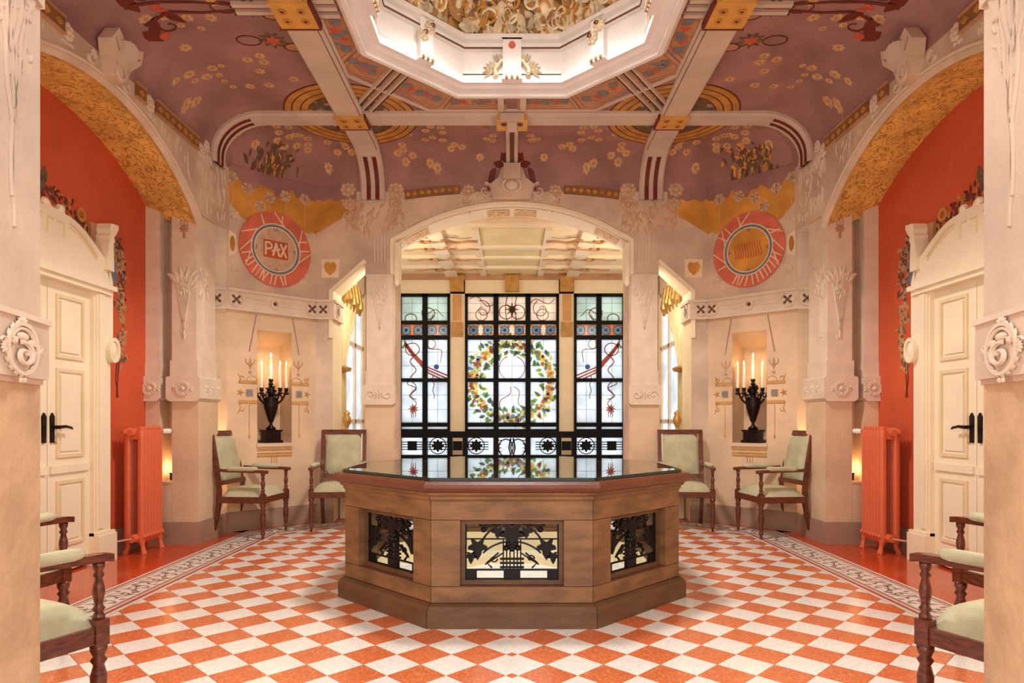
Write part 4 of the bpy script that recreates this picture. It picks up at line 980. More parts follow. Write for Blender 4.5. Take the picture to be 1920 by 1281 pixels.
g = G(); g.box(-3.0, 3.0, 1.6, YF, 3.4, HC+.1); 
for sx in (-1, 1): g.box(min(sx*2.365, sx*3.75), max(sx*2.365, sx*3.75), 1.6, YF, 0, 3.402)
g.obj('wall_front', 'plaster', kind='structure', label='front wall above the near opening', cat='wall')

# ------------------------------------------------------------------ window bay beyond the arch
YW, XB, HB = 11.2, 2.45, 3.70
k = YW/FPX
def wx(px): return (960-px)*k
def wz(py): return EYE+(HOR-py)*k
FW = ((0, YW, 0), (1, 0, 0), (0, 0, 1), (0, -1, 0))
wl_, wr_ = (wx(844), wx(748)), (-wx(872), wx(872))
VT, VBt = wz(551), .30
g = G()
for x0, x1, z0, z1 in ((-XB, -wl_[1], 0, HB), (wl_[1], XB, 0, HB), (-wl_[0], -wr_[1], 0, HB), (wr_[1], wl_[0], 0, HB), (-XB, XB, VT, HB), (-XB, XB, 0, VBt)): g.box(x0, x1, YW, YW+.15, z0, z1)
wbay = g.obj('wall_bay', 'cream_wall', kind='structure', label='cream end wall of the window bay', cat='wall')
g = G(); g.fbox(FW, -XB, XB, wz(513), wz(503), 0, .10); g.obj('bay_cornice', 'cream_paint', wbay)
g = G(); g.fbox(FW, -XB, XB, wz(525), wz(513), 0, .05); g.obj('bay_frieze', 'tan', wbay)
for px in (857, 960, 1063):
    x = wx(px)
    g = G(); g.fbox(FW, x-.12, x+.12, wz(548), wz(518), .0, .08); g.fbox(FW, x-.14, x+.14, wz(516), wz(505), 0, .13); c = g.obj('bay_capital', 'gold', wbay)
    if px != 960:
        g = G()
        for q in (-.06, -.02, .02, .06): g.fbox(FW, x+q-.01, x+q+.01, wz(602), wz(552), 0, .02)
        g.obj('capital_flute', 'ochre', c); g = G(); g.fbox(FW, x-.1, x+.1, wz(632), wz(604), 0, .02); g.obj('capital_tablet', 'gold', c)
g = G(); g.box(-XB, XB, YB+TH, YW+.15, HB, HB+.1); cb = g.obj('ceiling_bay', 'cream_wall', kind='structure', label='cream ceiling of the window bay with ornamental beams', cat='ceiling')
g = G(); g.box(-.42, .42, 8.5, YW, HB-.012, HB); g.obj('ceiling_panel', 'yellow_panel', cb)
for x in (-.48, .48):
    g = G(); g.box(x-.05, x+.05, 8.5, YW, HB-.04, HB); g.obj('ceiling_beam', 'cream_paint', cb)
for y in (9.35, 9.95, 10.6):
    g = G(); g.box(-XB, XB, y-.05, y+.05, HB-.05, HB); g.obj('ceiling_beam', 'cream_paint', cb)
fb = lambda u, v, d: (u, v, HB-.012-d)
for s, side in SIDES:
    for x in (1.02,):
        g = G(); g.box(x-.1, x+.1, 8.5, YW, HB-.06, HB); g.obj('ceiling_beam', 'cream_paint', cb, s)
    g = G()
    for y in (8.95, 9.35, 9.95, 10.6):
        for sg in (-1, 1):
            g.m = 0; g.stroke(fb, wave(1.02, y, 1.02+sg*.55, y+.02, .035, 1.5, 14), .05, .02, .03, .03); g.stroke(fb, spiral(1.02+sg*.14, y-.07, .08, .02, 0, sg*6, 10), .03, .015, .02, .06)
            g.m = 1; g.leaf(fb, 1.02, y-.03, (0 if sg > 0 else PI), .26, .03, .01, .05)
    g.obj('beam_ornament', ['tan', 'gold'], cb, s)
    # bright side window of the bay with tied curtain
    g = G(); g.box(XB, XB+.12, YB+TH, 8.62, 0, HB); g.box(XB, XB+.12, 10.95, YW+.1, 0, HB); g.box(XB, XB+.12, 8.6, 11, 3.3, HB); g.box(XB, XB+.12, 8.6, 11, 0, .5); g.box(2.15, XB+.1, YB+TH-.02, YB+TH, 0, HB)
    g.obj('wall_bay_'+side, 'cream_wall', None, s, kind='structure', label='cream %s side wall of the window bay' % side, cat='wall')
    g = G(); g.box(XB+.05, XB+.06, 8.62, 10.95, .5, 3.3); wn = g.obj('window_%d' % (4 if s < 0 else 5), 'pane_white', None, s, kind='structure', label='bright frosted window in the %s side of the bay' % side, cat='window')
    g = G()
    for y in (8.64, 9.2, 9.8, 10.4, 10.93): g.box(XB+.02, XB+.09, y-.03, y+.03, .5, 3.3)
    for z in (.53, 1.2, 2.4, 3.27): g.box(XB+.02, XB+.09, 8.62, 10.95, z-.03, z+.03)
    g.obj('window_bars', 'cream_paint', wn, s)
    cu = thing('curtain', 'pale gold swagged curtain inside the %s side opening' % side, 'curtain', (s*(XB-.12), 9.4, 0))
    g = G(); n = 40
    rings = []
    for z, w_, y0 in ((3.25, 1.0, 8.9), (2.7, .85, 8.9), (2.3, .45, 8.9), (1.9, .22, 8.9), (1.2, .28, 8.9), (.1, .32, 8.9)):
        rings.append([(XB-.12+.035*math.sin(i*1.5)*(1 if i <= n//2 else 1), y0+w_*(i/n), z) for i in range(n+1)])
    g.add([p for r in rings for p in r], [(i*(n+1)+j, i*(n+1)+j+1, (i+1)*(n+1)+j+1, (i+1)*(n+1)+j) for i in range(5) for j in range(n)]); g.obj('drape', 'curtain', cu, s, smooth=True)
    g = G(); g.lathe([(.02, 0), (.13, .03), (.14, .07), (.03, .11)], (XB-.12, 9.0, 1.86), 12); g.obj('tieback', 'gilt', cu, s)
    g = G()
    for q in range(6): g.tube([(XB-.14, 8.9+.2*q, 3.2), (XB-.15, 8.95+.2*q, 2.95-.05*(q % 2)), (XB-.14, 9.0+.2*q, 2.8)], [.03, .06, .02], 8)
    g.obj('tassels', 'gilt', cu, s)
    # little gilded urn on a ledge inside the side opening
    ur = thing('gilded_urn', 'small gilded urn ornament on a post in the %s side opening' % side, 'urn', (s*2.06, 8.22, 0))
    g = G(); g.box(1.99, 2.13, 8.15, 8.28, 0, 1.06); g.obj('post', 'cream_paint', ur, s)
    g = G(); g.lathe([(.05, 0), (.05, .02), (.02, .04), (.025, .07), (.055, .14), (.05, .19), (.03, .22), (.045, .24), (.01, .28)], (2.06, 8.215, 1.06)); g.obj('urn_body', 'gilt', ur, s, smooth=True)

# stained-glass windows
ROWS = [(wz(604), VT, 'top'), (wz(632), wz(606), 'strip'), (wz(712), wz(634), 'mid'), (wz(795), wz(714), 'low'), (wz(806), wz(798), 'sill'), (VBt, wz(808), 'foot')]
def window(n, x0, x1, cols, label, s=1):
    wn = thing('window_%d' % n, label, 'window', ((x0+x1)/2, YW, VBt), kind='structure')
    fw = .045
    g = G(); g.fbox(FW, x0, x1, VT-.05, VT, -.06, .03); g.fbox(FW, x0, x1, VBt, VBt+.06, -.06, .03); g.fbox(FW, x0, x0+fw, VBt, VT, -.06, .03); g.fbox(FW, x1-fw, x1, VBt, VT, -.06, .03); g.obj('frame', 'black_frame', wn)
    for c in cols[1:-1]: g = G(); g.fbox(FW, c-.042, c+.042, VBt, VT, -.05, .03); g.obj('mullion', 'black_frame', wn)
    for z, h in ((wz(605), .03), (wz(633), .035), (wz(713), .03), (wz(796.5), .035), (wz(807), .02)): g = G(); g.fbox(FW, x0, x1, z-h, z+h, -.05, .028); g.obj('transom', 'black_frame', wn)
    for c0, c1 in zip(cols[:-1], cols[1:]):
        for z0, z1, nm in ROWS:
            mt = {'top': 'pane_mint' if n != 2 else 'pane_cream', 'strip': 'pane_cream'}.get(nm, 'pane_white')
            g = G(); g.fbox(FW, c0, c1, z0, z1, -.03, -.02); p = g.obj('pane', mt, wn)
            g = G()
            if nm == 'strip':
                for f in (.27, .73):
                    cx = c0+(c1-c0)*f; cz = (z0+z1)/2
                    g.m = 0; g.stroke(FW, arc(cx, cz, .078, 0, 2*PI, 14), .016, .016, .003, -.018); g.m = 1; g.flat(FW, arc(cx, cz, .07, 0, 2*PI*11/12, 11), -.017); g.m = 2; g.flat(FW, arc(cx, cz, .028, 0, 2*PI*7/8, 7), -.012)
                    if n != 2:                     # amber glass filling the square round the roundel
                        g.m = 3; hu, hv = (c1-c0)*.225, (z1-z0)*.48
                        for q in range(16):
                            a0, a1 = q*PI/8, (q+1)*PI/8; sq = lambda a: (hu*max(-1, min(1, 1.42*math.cos(a))), hv*max(-1, min(1, 1.42*math.sin(a))))
                            p0, p1 = sq(a0), sq(a1); g.flat(FW, [(cx+.085*math.cos(a0), cz+.085*math.sin(a0)), (cx+p0[0], cz+p0[1]), (cx+p1[0], cz+p1[1]), (cx+.085*math.cos(a1), cz+.085*math.sin(a1))], -.018)
                    else:
                        g.m = 4
                        for q in range(4): a = q*PI/2+PI/4; g.flat(FW, [(cx+.1*math.cos(a)+du, cz+.095*math.sin(a)+dv) for du, dv in ((-.025, -.025), (.025, -.025), (.025, .025), (-.025, .025))], -.018)
                g.obj('roundel', ['glass_dark', 'glass_blue', 'glass_dark', 'pane_orange', 'glass_orange'], p, kind='stuff')
            elif nm in ('mid', 'low', 'top'):
                hh = 3
                for i in range(1, hh): z = z0+(z1-z0)*i/hh; g.fbox(FW, c0, c1, z-.003, z+.003, -.02, -.016)
                g.fbox(FW, (c0+c1)/2-.003, (c0+c1)/2+.003, z0, z1, -.02, -.016); g.obj('lead_line', 'blue_grey', p, kind='stuff')
    return wn
wc = window(2, wr_[0], wr_[1], [wr_[0], wx(990), wx(930), wr_[1]], 'middle stained-glass window with a round flower wreath')
side_w = []
for s, side in SIDES:
    a, b = (-wl_[1], -wl_[0]) if s < 0 else (wl_[0], wl_[1]); mid = s*wx(797)
    side_w.append(window(1 if s < 0 else 3, a, b, [a, mid, b], '%s stained-glass window with red ribbons and a hanging pendant' % side))
# wreath
g = G(); cx, cz, rx, rz = 0, wz(716), .66, .63; ms = ['glass_yellow', 'glass_green', 'glass_orange', 'glass_red', 'glass_blue', 'glass_dark', 'glass_pale']
g.m = 6
for i in range(48):
    a0, a1 = 2*PI*i/48, 2*PI*(i+1)/48; g.flat(FW, [(cx+rx*q*math.cos(a), cz+rz*q*math.sin(a)) for q, a in ((.89+.03*(i % 2), a0), (1.09-.03*(i % 3)/2, a0), (1.09, a1), (.91, a1))], -.0185)
for i in range(62):
    for kr_ in range(5):
        a = 2*PI*(i+.5*(kr_ % 2))/62+R.uniform(-.03, .03); rr = .84+.075*kr_+R.uniform(-.02, .02); u, v = cx+rx*rr*math.cos(a), cz+rz*rr*math.sin(a)
        top = math.sin(a); dd = -.017+.002*kr_
        if kr_ in (0, 4): g.m = R.choice((1, 1, 1, 5, 0))
        elif top > .8: g.m = R.choice((1, 5, 3, 1, 0))
        elif top < -.75: g.m = R.choice((1, 4, 3, 4, 0))
        elif abs(top) < .25: g.m = R.choice((0, 2, 2, 0, 3))
        else: g.m = R.choice((0, 0, 0, 1, 2, 2, 3, 4))
        if kr_ in (0, 4) or R.random() < .4: g.leaf(FW, u, v, a+R.uniform(-1.2, 1.2)+(PI if kr_ == 0 else 0), R.uniform(.09, .14), .06, .002, dd)
        else: r_ = R.uniform(.028, .044); g.flat(FW, [(u+r_*math.cos(q*PI/3.5), v+r_*math.sin(q*PI/3.5)) for q in range(7)], dd)
g.obj('flower_wreath', ms, wc, kind='stuff')
g = G(); FWl = FW
for sg in (-1, 1):
    g.stroke(FW, arc(sg*.1, wz(585), .12, 0, 2*PI, 14), .02, .02, .004, -.019); g.stroke(FW, wave(sg*.08, wz(604), sg*.08, wz(555), .03, .5, 8), .02, .02, .004, -.019)
    g.stroke(FW, spiral(sg*.5, wz(580), .16, .03, 2, 2+sg*7, 16), .018, .012, .004, -.019); g.stroke(FW, wave(sg*.3, wz(570), sg*.72, wz(560), .06, 1, 14), .018, .012, .004, -.019); g.stroke(FW, arc(sg*.52, wz(590), .1, 0, 2*PI, 12), .016, .016, .004, -.019)
    g.stroke(FW, arc(sg*.02, wz(690), .2, PI/2-sg*.3, PI/2-sg*2.6, 12), .016, .012, .004, -.019); g.stroke(FW, wave(sg*.03, wz(725), sg*.2, wz(765), .05, 1, 12), .016, .016, .004, -.019); g.stroke(FW, [(sg*.2, wz(765)), (sg*.12, wz(780)), (0, wz(785))], .016, .012, .004, -.019)
g.m = 1; g.fdisc(FW, 0, wz(580), .055, -.019, -.012, 10)
for q in range(8): g.m = 0; g.leaf(FW, 0, wz(580), q*.785, .13, .04, .004, -.018)
g.obj('ribbon_scroll', ['glass_ribbon', 'glass_green'], wc)
for wn, (s, side) in zip(side_w, SIDES):
    g = G(); F2 = ((0, YW, 0), (s, 0, 0), (0, 0, 1), (0, -1, 0)); xo = wx(772); X = lambda px: wx(px)
    def st(pts, w0=.02, w1=.014): g.stroke(F2, [(wx(p[0]), wz(p[1])) for p in pts], w0, w1, .004, -.019)
    g.m = 0
    g.stroke(F2, arc(X(770), wz(597), .1, 0, 2*PI, 12, .8), .02, .02, .004, -.019); g.stroke(F2, arc(X(803), wz(588), .11, 0, 2*PI, 12, .9), .02, .02, .004, -.019); g.stroke(F2, wave(X(790), wz(582), X(832), wz(588), .05, 1.2, 14), .02, .012, .004, -.019); g.stroke(F2, [(X(812), wz(590)), (X(806), wz(603))], .02, .02, .004, -.019)
    g.stroke(F2, arc(X(773), wz(655), .12, 0, 2*PI, 12, .9), .02, .02, .004, -.019); g.stroke(F2, wave(X(803), wz(640), X(832), wz(675), .07, 1.2, 14), .022, .012, .004, -.019); g.stroke(F2, arc(X(808), wz(645), .08, 0, 2*PI, 10), .018, .018, .004, -.019)
    g.m = 2
    for off in (0, 7, 14): st([(758, 640+off*.4), (775, 662+off*.5), (800, 688+off*.7), (841, 705+off*.9)], .03, .026)
    g.m = 0
    g.stroke(F2, wave(X(774), wz(670), X(775), wz(765), .05, 3, 30), .022, .016, .004, -.019); g.stroke(F2, wave(X(770), wz(712), X(776), wz(750), .07, 1.6, 18), .018, .016, .004, -.019); g.stroke(F2, wave(X(812), wz(705), X(813), wz(748), .012, 2, 14), .018, .012, .004, -.019)
    g.m = 1; g.fdisc(F2, X(818), wz(688), .045, -.018, -.01, 8)
    g.m = 2
    for q in range(9): g.leaf(F2, X(775), wz(767), q*.7, .09, .03, .004, -.018)
    for q in range(3): g.stroke(F2, [(X(771+4*q), wz(772)), (X(771+4*q), wz(783))], .014, .01, .004, -.019)
    g.m = 3; g.leaf(F2, X(757), wz(640), 2, .14, .06, .004, -.018); g.leaf(F2, X(764), wz(645), -.6, .14, .06, .004, -.018)
    g.obj('ribbon_scroll', ['glass_ribbon', 'glass_blue', 'glass_red', 'glass_green'], wn)

# wrought-iron railing in front of the windows
YRL = 10.75; kr = YRL/FPX
FRL = ((0, YRL, 0), (1, 0, 0), (0, 0, 1), (0, -1, 0))
rz_ = lambda py: EYE+(HOR-py)*kr
rx_ = lambda px: (px-960)*kr
rail = thing('iron_railing', 'black wrought-iron railing with squares and discs below the stained windows', 'railing', (0, YRL, 0))
g = G(); g.fbox(FRL, rx_(745), rx_(1175), rz_(821), rz_(809), -.03, .05); g.obj('top_rail', 'black_frame', rail)
g = G(); g.fbox(FRL, rx_(745), rx_(1175), rz_(860), rz_(853), -.02, .03); g.obj('middle_rail', 'black_frame', rail)
g = G(); g.fbox(FRL, rx_(745), rx_(1175), .08, .13, -.02, .03); g.obj('bottom_rail', 'black_frame', rail)
for px in (749, 797, 845, 871, 930, 990, 1049, 1075, 1123, 1171):
    g = G(); x = rx_(px); g.fbox(FRL, x-.03, x+.03, 0, rz_(815), -.02, .02); g.obj('post', 'black_frame', rail)
for px, sq in ((773, 1), (821, 0), (858, 1), (893, 0), (1027, 0), (1062, 1), (1099, 0), (1147, 1)):
    g = G(); x = rx_(px); z = rz_(836)
    if sq: g.fbox(FRL, x-.075, x+.075, z-.075, z+.075, -.01, .015)
    else: g.fdisc(FRL, x, z, .075, -.01, .015, 12); [g.leaf(FRL, x+.05*math.cos(q*.785), z+.05*math.sin(q*.785), q*.785, .055, .045, .01, 0) for q in range(8)]
    pl = g.obj('square_plate' if sq else 'disc_plate', 'black_frame', rail)
    for dz in (-.06, -.02, .02, .06):
        for sg in (-1, 1): g = G(); g.fbox(FRL, min(x+sg*.07, x+sg*.2), max(x+sg*.07, x+sg*.2), z+dz-.007, z+dz+.007, -.006, .006); g.obj('thin_bar', 'black_frame', pl)
    if not sq: g = G(); g.fring(FRL, x, z, .125, .14, -.004, .006, 20); g.obj('plate_ring', 'black_frame', pl)
g = G()
for sg in (-1, 1):
    g.stroke(FRL, arc(sg*.1, rz_(840), .12, 0, 2*PI, 12, 1.2), .02, .02, .012); g.stroke(FRL, [(sg*.02, rz_(822)), (sg*.05, rz_(840)), (sg*.02, rz_(855))], .03, .02, .012)
    for dz in (826, 833, 840, 847): g.fbox(FRL, min(sg*.17, sg*.27), max(sg*.17, sg*.27), rz_(dz)-.007, rz_(dz)+.007, 0, .01)
g.obj('centre_scroll', 'black_frame', rail)
for sg in (-1, 1):
    g = G()
    for q in range(5): g.lump(FRL, sg*(rx_(1175)+.0), rz_(824+7*q), .03, .025, .04)
    g.obj('end_beads', 'black_frame', rail)

# ------------------------------------------------------------------ the octagonal stone table
table = thing('stone_table', 'brown stone octagonal table with iron grilles and a glass top', 'table', (0, CY, 0))
tn = math.tan(PI/8)
def block(prof, j, gap=.0022):
    """one side of an octagonal course of stone, profile of (apothem, z)"""
    q = j*PI/4-PI/2; nx, ny = math.cos(q), math.sin(q); F = ((0, CY, 0), (-ny, nx, 0), (0, 0, 1), (nx, ny, 0)); g = G(); m = len(prof)
    vs = [G.P(F, sg*(A*tn-gap), z, A) for sg in (-1, 1) for A, z in prof]
    g.add(vs, [(i, (i+1) % m, m+(i+1) % m, m+i) for i in range(m)]+[list(range(m))[::-1], list(range(m, 2*m))]); return g
T = G(); T.octa([(1.14, .004), (1.14, .236), (1.0, .236), (1.0, .004)], C0); T.octa([(1.14, .624), (1.14, .79), (1.0, .79), (1.0, .624)], C0); T.obj('mortar_core', 'dark_line', table, kind='stuff')
for j in range(8):
    block([(1.195, 0), (1.195, .105), (1.18, .125), (1.155, .137), (.98, .137), (.98, 0)], j).obj('plinth_block', 'stone_dark', table)
    block([(1.15, .142), (1.15, .233), (.985, .233), (.985, .142)], j).obj('lower_block', 'stone', table)
    block([(1.15, .628), (1.15, .735), (1.163, .75), (1.163, .765), (.985, .765), (.985, .628)], j).obj('upper_block', 'stone', table)
    block([(1.17, .766), (1.185, .78), (1.185, .79), (.99, .79), (.99, .766)], j, .001).obj('cap_fillet', 'stone', table)
    block([(1.19, .79), (1.215, .80), (1.228, .82), (1.228, .84), (1.21, .855), (.95, .855), (.95, .79)], j, .0006).obj('cap_moulding', 'stone_cap', table)
T = G(); T.octa([(1.165, .876), (.001, .876)], C0, False); gt = T.obj('glass_top', 'table_glass', table)
T = G(); T.octa([(1.165, .857), (1.165, .876)], C0, False); T.obj('glass_edge', 'glass_rim', gt)
for j in range(8):
    q = j*PI/4-PI/2; nx, ny = math.cos(q), math.sin(q)
    F = ((1.15*nx, CY+1.15*ny, 0), (-ny, nx, 0), (0, 0, 1), (nx, ny, 0))
    for sg in (-1, 1):
        g = G(); e = .002; vs = [G.P(F, u, z, d) for z in (.237, .624) for u, d in ((sg*.305, 0), (sg*(1.15*tn-e), 0), (sg*(1.0*tn-e), -.15), (sg*.305, -.15))]
        g.add(vs, [(3, 2, 1, 0), (4, 5, 6, 7), (0, 1, 5, 4), (1, 2, 6, 5), (2, 3, 7, 6), (3, 0, 4, 7)]); g.obj('corner_block', 'stone', table)
    g = G(); g.fframe(F, -.304, .304, .238, .623, .026, -.06, -.04); g.obj('opening_frame', 'stone_dark', table)
    D = -.07
    gr = G()
    gr.fbox(F, -.28, .28, .255, .27, D-.008, D+.008); gr.fbox(F, -.28, -.27, .255, .61, D-.008, D+.008); gr.fbox(F, .27, .28, .255, .61, D-.008, D+.008); gr.fbox(F, -.28, .28, .315, .325, D-.006, D+.006); gr.fbox(F, -.28, .28, .50, .508, D-.006, D+.006)
    for sg in (-1, 1):
        gr.fbox(F, min(sg*.28, sg*.21), max(sg*.28, sg*.21), .255, .32, D-.01, D+.01)
        for q in (0, .02, .04): gr.fbox(F, sg*(.012+q)-.004, sg*(.012+q)+.004, .32, .50, D-.005, D+.005)
        gr.stroke(F, arc(0, .40, .2, PI/2, PI/2-sg*1.45, 10, 1.0), .016, .012, .014, D-.007)
        gr.stroke(F, arc(0, .26, .24, PI/2, PI/2-sg*.8, 8, .95), .012, .012, .014, D-.007)
        gr.stroke(F, [(sg*.08, .42), (sg*.15, .36), (sg*.12, .33)], .012, .012, .012, D-.006); gr.stroke(F, spiral(sg*.11, .385, .025, .008, 0, 5*sg, 8), .01, .006, .01, D-.006)
        gr.stroke(F, [(sg*.05, .42), (sg*.16, .35)], .01, .01, .01, D-.006)
    gr.fbox(F, -.05, .05, .255, .32, D-.012, D+.012)
    for z in (.335, .36, .385): gr.fbox(F, -.072, .072, z-.006, z+.006, D-.008, D+.008)
    gri = gr.obj('iron_grille', 'iron', table)
    for lu, lv, lw in ((0, .535, .095), (-.205, .455, .075), (.205, .455, .075), (-.15, .59, .035), (.15, .59, .035), (-.085, .55, .05), (.085, .55, .05), (-.245, .40, .045), (.245, .40, .045)):
        lg = G(); tip = []
        for i, (a, rr) in enumerate(((90, .5), (65, .8), (48, 1.0), (30, .62), (5, .95), (-12, 1.0), (-35, .55), (-62, .8), (-90, 1.3), (-118, .8), (-145, .55), (-168, 1.0), (-185, .95), (-210, .62), (-228, 1.0), (-245, .8))):
            a = math.radians(a); tip.append((lu+lw*rr*math.cos(a)*.8, lv+lw*rr*math.sin(a)*(.8 if lv < .55 else .7)))
        tip = [(u, min(.612, v)) for u, v in tip]
        lg.fpoly(F, tip, D-.004, D+.014); lg.obj('iron_leaf', 'iron', gri)
    for lu, lv in ((-.035, .45), (.035, .45), (-.02, .475), (.02, .475), (0, .445), (-.17, .56), (.17, .56)):
        lg = G(); lg.lump(F, lu, lv, .02, .02, .025, D-.002); lg.obj('iron_berry', 'iron', gri)
T = G(); T.octa([(.975, .03), (.86, .03), (.86, .012), (.02, .012)], C0, False); T.obj('well_floor', 'white_plaster', table)
T = G(); T.octa([(.978, .03), (.978, .20), (.96, .20), (.96, .03)], C0); T.obj('well_lining', 'cream_wall', table)
T = G(); T.octa([(.62, .012), (.62, .075), (.5, .075), (.5, .012)], C0); T.obj('well_kerb', 'cream_wall', table)

# ------------------------------------------------------------------ doors
for s, side in SIDES:
    dr = thing('door_%d' % (1 if s < 0 else 2), 'cream panelled double door with curved pediment in the %s red wall' % side, 'door', (s*XR, CY, 0), kind='structure')
    FDo = ((XR, CY, 0), (0, 1, 0), (0, 0, 1), (-1, 0, 0)); t = .12
    for sg in (-1, 1):
        o_ = lambda a, b: (min(sg*a, sg*b), max(sg*a, sg*b))
        g = G(); g.fbox(FDo, *o_(.515, .70), 0, 2.36, 0, t-.004); g.fbox(FDo, *o_(.50, .515), 0, 2.29, 0, .10); g.fbox(FDo, *o_(.53, .60), .3, 2.28, t-.004, t+.01); g.fpoly(FDo, [(sg*.695, 1.82), (sg*.75, 1.9), (sg*.75, 2.42), (sg*.695, 2.56)], 0, t-.012); jb = g.obj('jamb', 'cream_paint', dr, s)
        g = G(); g.fbox(FDo, *o_(.49, .74), 0, .24, 0, t+.03); g.fbox(FDo, *o_(.5, .73), .24, .265, 0, t+.02); g.obj('jamb_plinth', 'cream_paint', jb, s)
        g = G(); g.lump(FDo, sg*.70, 1.82, .07, .11, .06, t-.02, 20); g.fring(FDo, sg*.70, 1.82, .055, .075, t-.01, t+.04, 20, 1.45); g.obj('jamb_medallion', 'cream_paint', jb, s)
        g = G(); g.fpoly(FDo, [(sg*.60, 2.5), (sg*.70, 2.5), (sg*.69, 2.74), (sg*.71, 2.77), (sg*.70, 2.80), (sg*.735, 2.84), (sg*.765, 2.89), (sg*.76, 2.92), (sg*.66, 2.91), (sg*.64, 2.86), (sg*.65, 2.82), (sg*.63, 2.80), (sg*.64, 2.77), (sg*.625, 2.73)], .0, t+.03); g.obj('pediment_ear', 'cream_paint', dr, s)
        # leaf
        g = G(); g.fbox(FDo, *o_(.003, .50), .02, 2.29, .02, .06); lf = g.obj('door_leaf', 'cream_paint', dr, s)
        for z0, z1 in ((.22, .74), (.92, 1.62), (1.70, 2.20)):
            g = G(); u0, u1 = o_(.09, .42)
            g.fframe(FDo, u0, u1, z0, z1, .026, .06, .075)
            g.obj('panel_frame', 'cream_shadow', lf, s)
            g = G(); g.fbox(FDo, u0+.05, u1-.05, z0+.05, z1-.05, .06, .072); g.obj('panel_field', 'cream_paint', lf, s)
        g = G(); g.fbox(FDo, *o_(.02, .48), .80, .86, .06, .08); g.obj('lock_rail', 'cream_paint', lf, s)
        g = G(); g.fpoly(FDo, [(sg*.045-.017, 1.04), (sg*.045+.017, 1.04), (sg*.045+.02, 1.24), (sg*.045, 1.27), (sg*.045-.02, 1.24)], .06, .075); hp = g.obj('handle_plate', 'bronze', lf, s)
        if sg > 0:
            P0 = G.P(FDo, .045, 1.16, .07); P1 = G.P(FDo, .045, 1.16, .13); P2 = G.P(FDo, .10, 1.165, .135); P3 = G.P(FDo, .17, 1.155, .13); P4 = G.P(FDo, .185, 1.145, .13)
            g = G(); g.tube([P0, P1, P2, P3, P4], [.014, .014, .012, .011, .007], 8); g.obj('lever', 'bronze', lf, s)
            g = G(); P = G.P(FDo, .06, 1.0, .06); g.lump(FDo, .08, 1.04, .012, .014, .012, .06); g.obj('lock', 'gilt', lf, s)
    g = G()
    prof = []
    for i in range(13):
        u = -.60+1.2*i/12
    top = [(-.62, 2.60)]+[(-.58+.46*i/8, 2.62+.20*math.sin(PI/2*i/8)) for i in range(9)]+[(-.10, 2.86), (-.06, 2.87), (-.03, 2.83), (.03, 2.83), (.06, 2.87), (.10, 2.86)]+[(.58-.46*(8-i)/8, 2.62+.20*math.sin(PI/2*(8-i)/8)) for i in range(9)]+[(.62, 2.60)]
    g.fpoly(FDo, [(-.685, 2.38), (.685, 2.38)]+top[::-1], 0, t); g.obj('pediment', 'cream_paint', dr, s)
    g = G(); g.fbox(FDo, -.70, .70, 2.29, 2.33, 0, t+.02); g.fbox(FDo, -.72, .72, 2.33, 2.37, 0, t+.045); g.fbox(FDo, -.68, .68, 2.37, 2.40, 0, t+.03); g.obj('lintel', 'cream_paint', dr, s)
    for sg in (-1, 1):
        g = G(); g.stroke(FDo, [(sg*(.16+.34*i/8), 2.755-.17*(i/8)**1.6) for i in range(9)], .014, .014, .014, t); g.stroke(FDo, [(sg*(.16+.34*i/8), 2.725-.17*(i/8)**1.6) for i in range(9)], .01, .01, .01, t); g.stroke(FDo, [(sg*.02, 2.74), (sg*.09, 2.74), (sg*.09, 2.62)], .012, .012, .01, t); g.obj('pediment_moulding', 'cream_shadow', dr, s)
        g = G(); g.lump(FDo, sg*.085, 2.85, .04, .04, .03, t-.02, 12); g.obj('pediment_scroll', 'cream_paint', dr, s)
    g = G(); g.fbox(FDo, .57, .70, 2.62, 2.90, 0.002, .03); g.obj('pediment_backing', 'tan', dr, s)

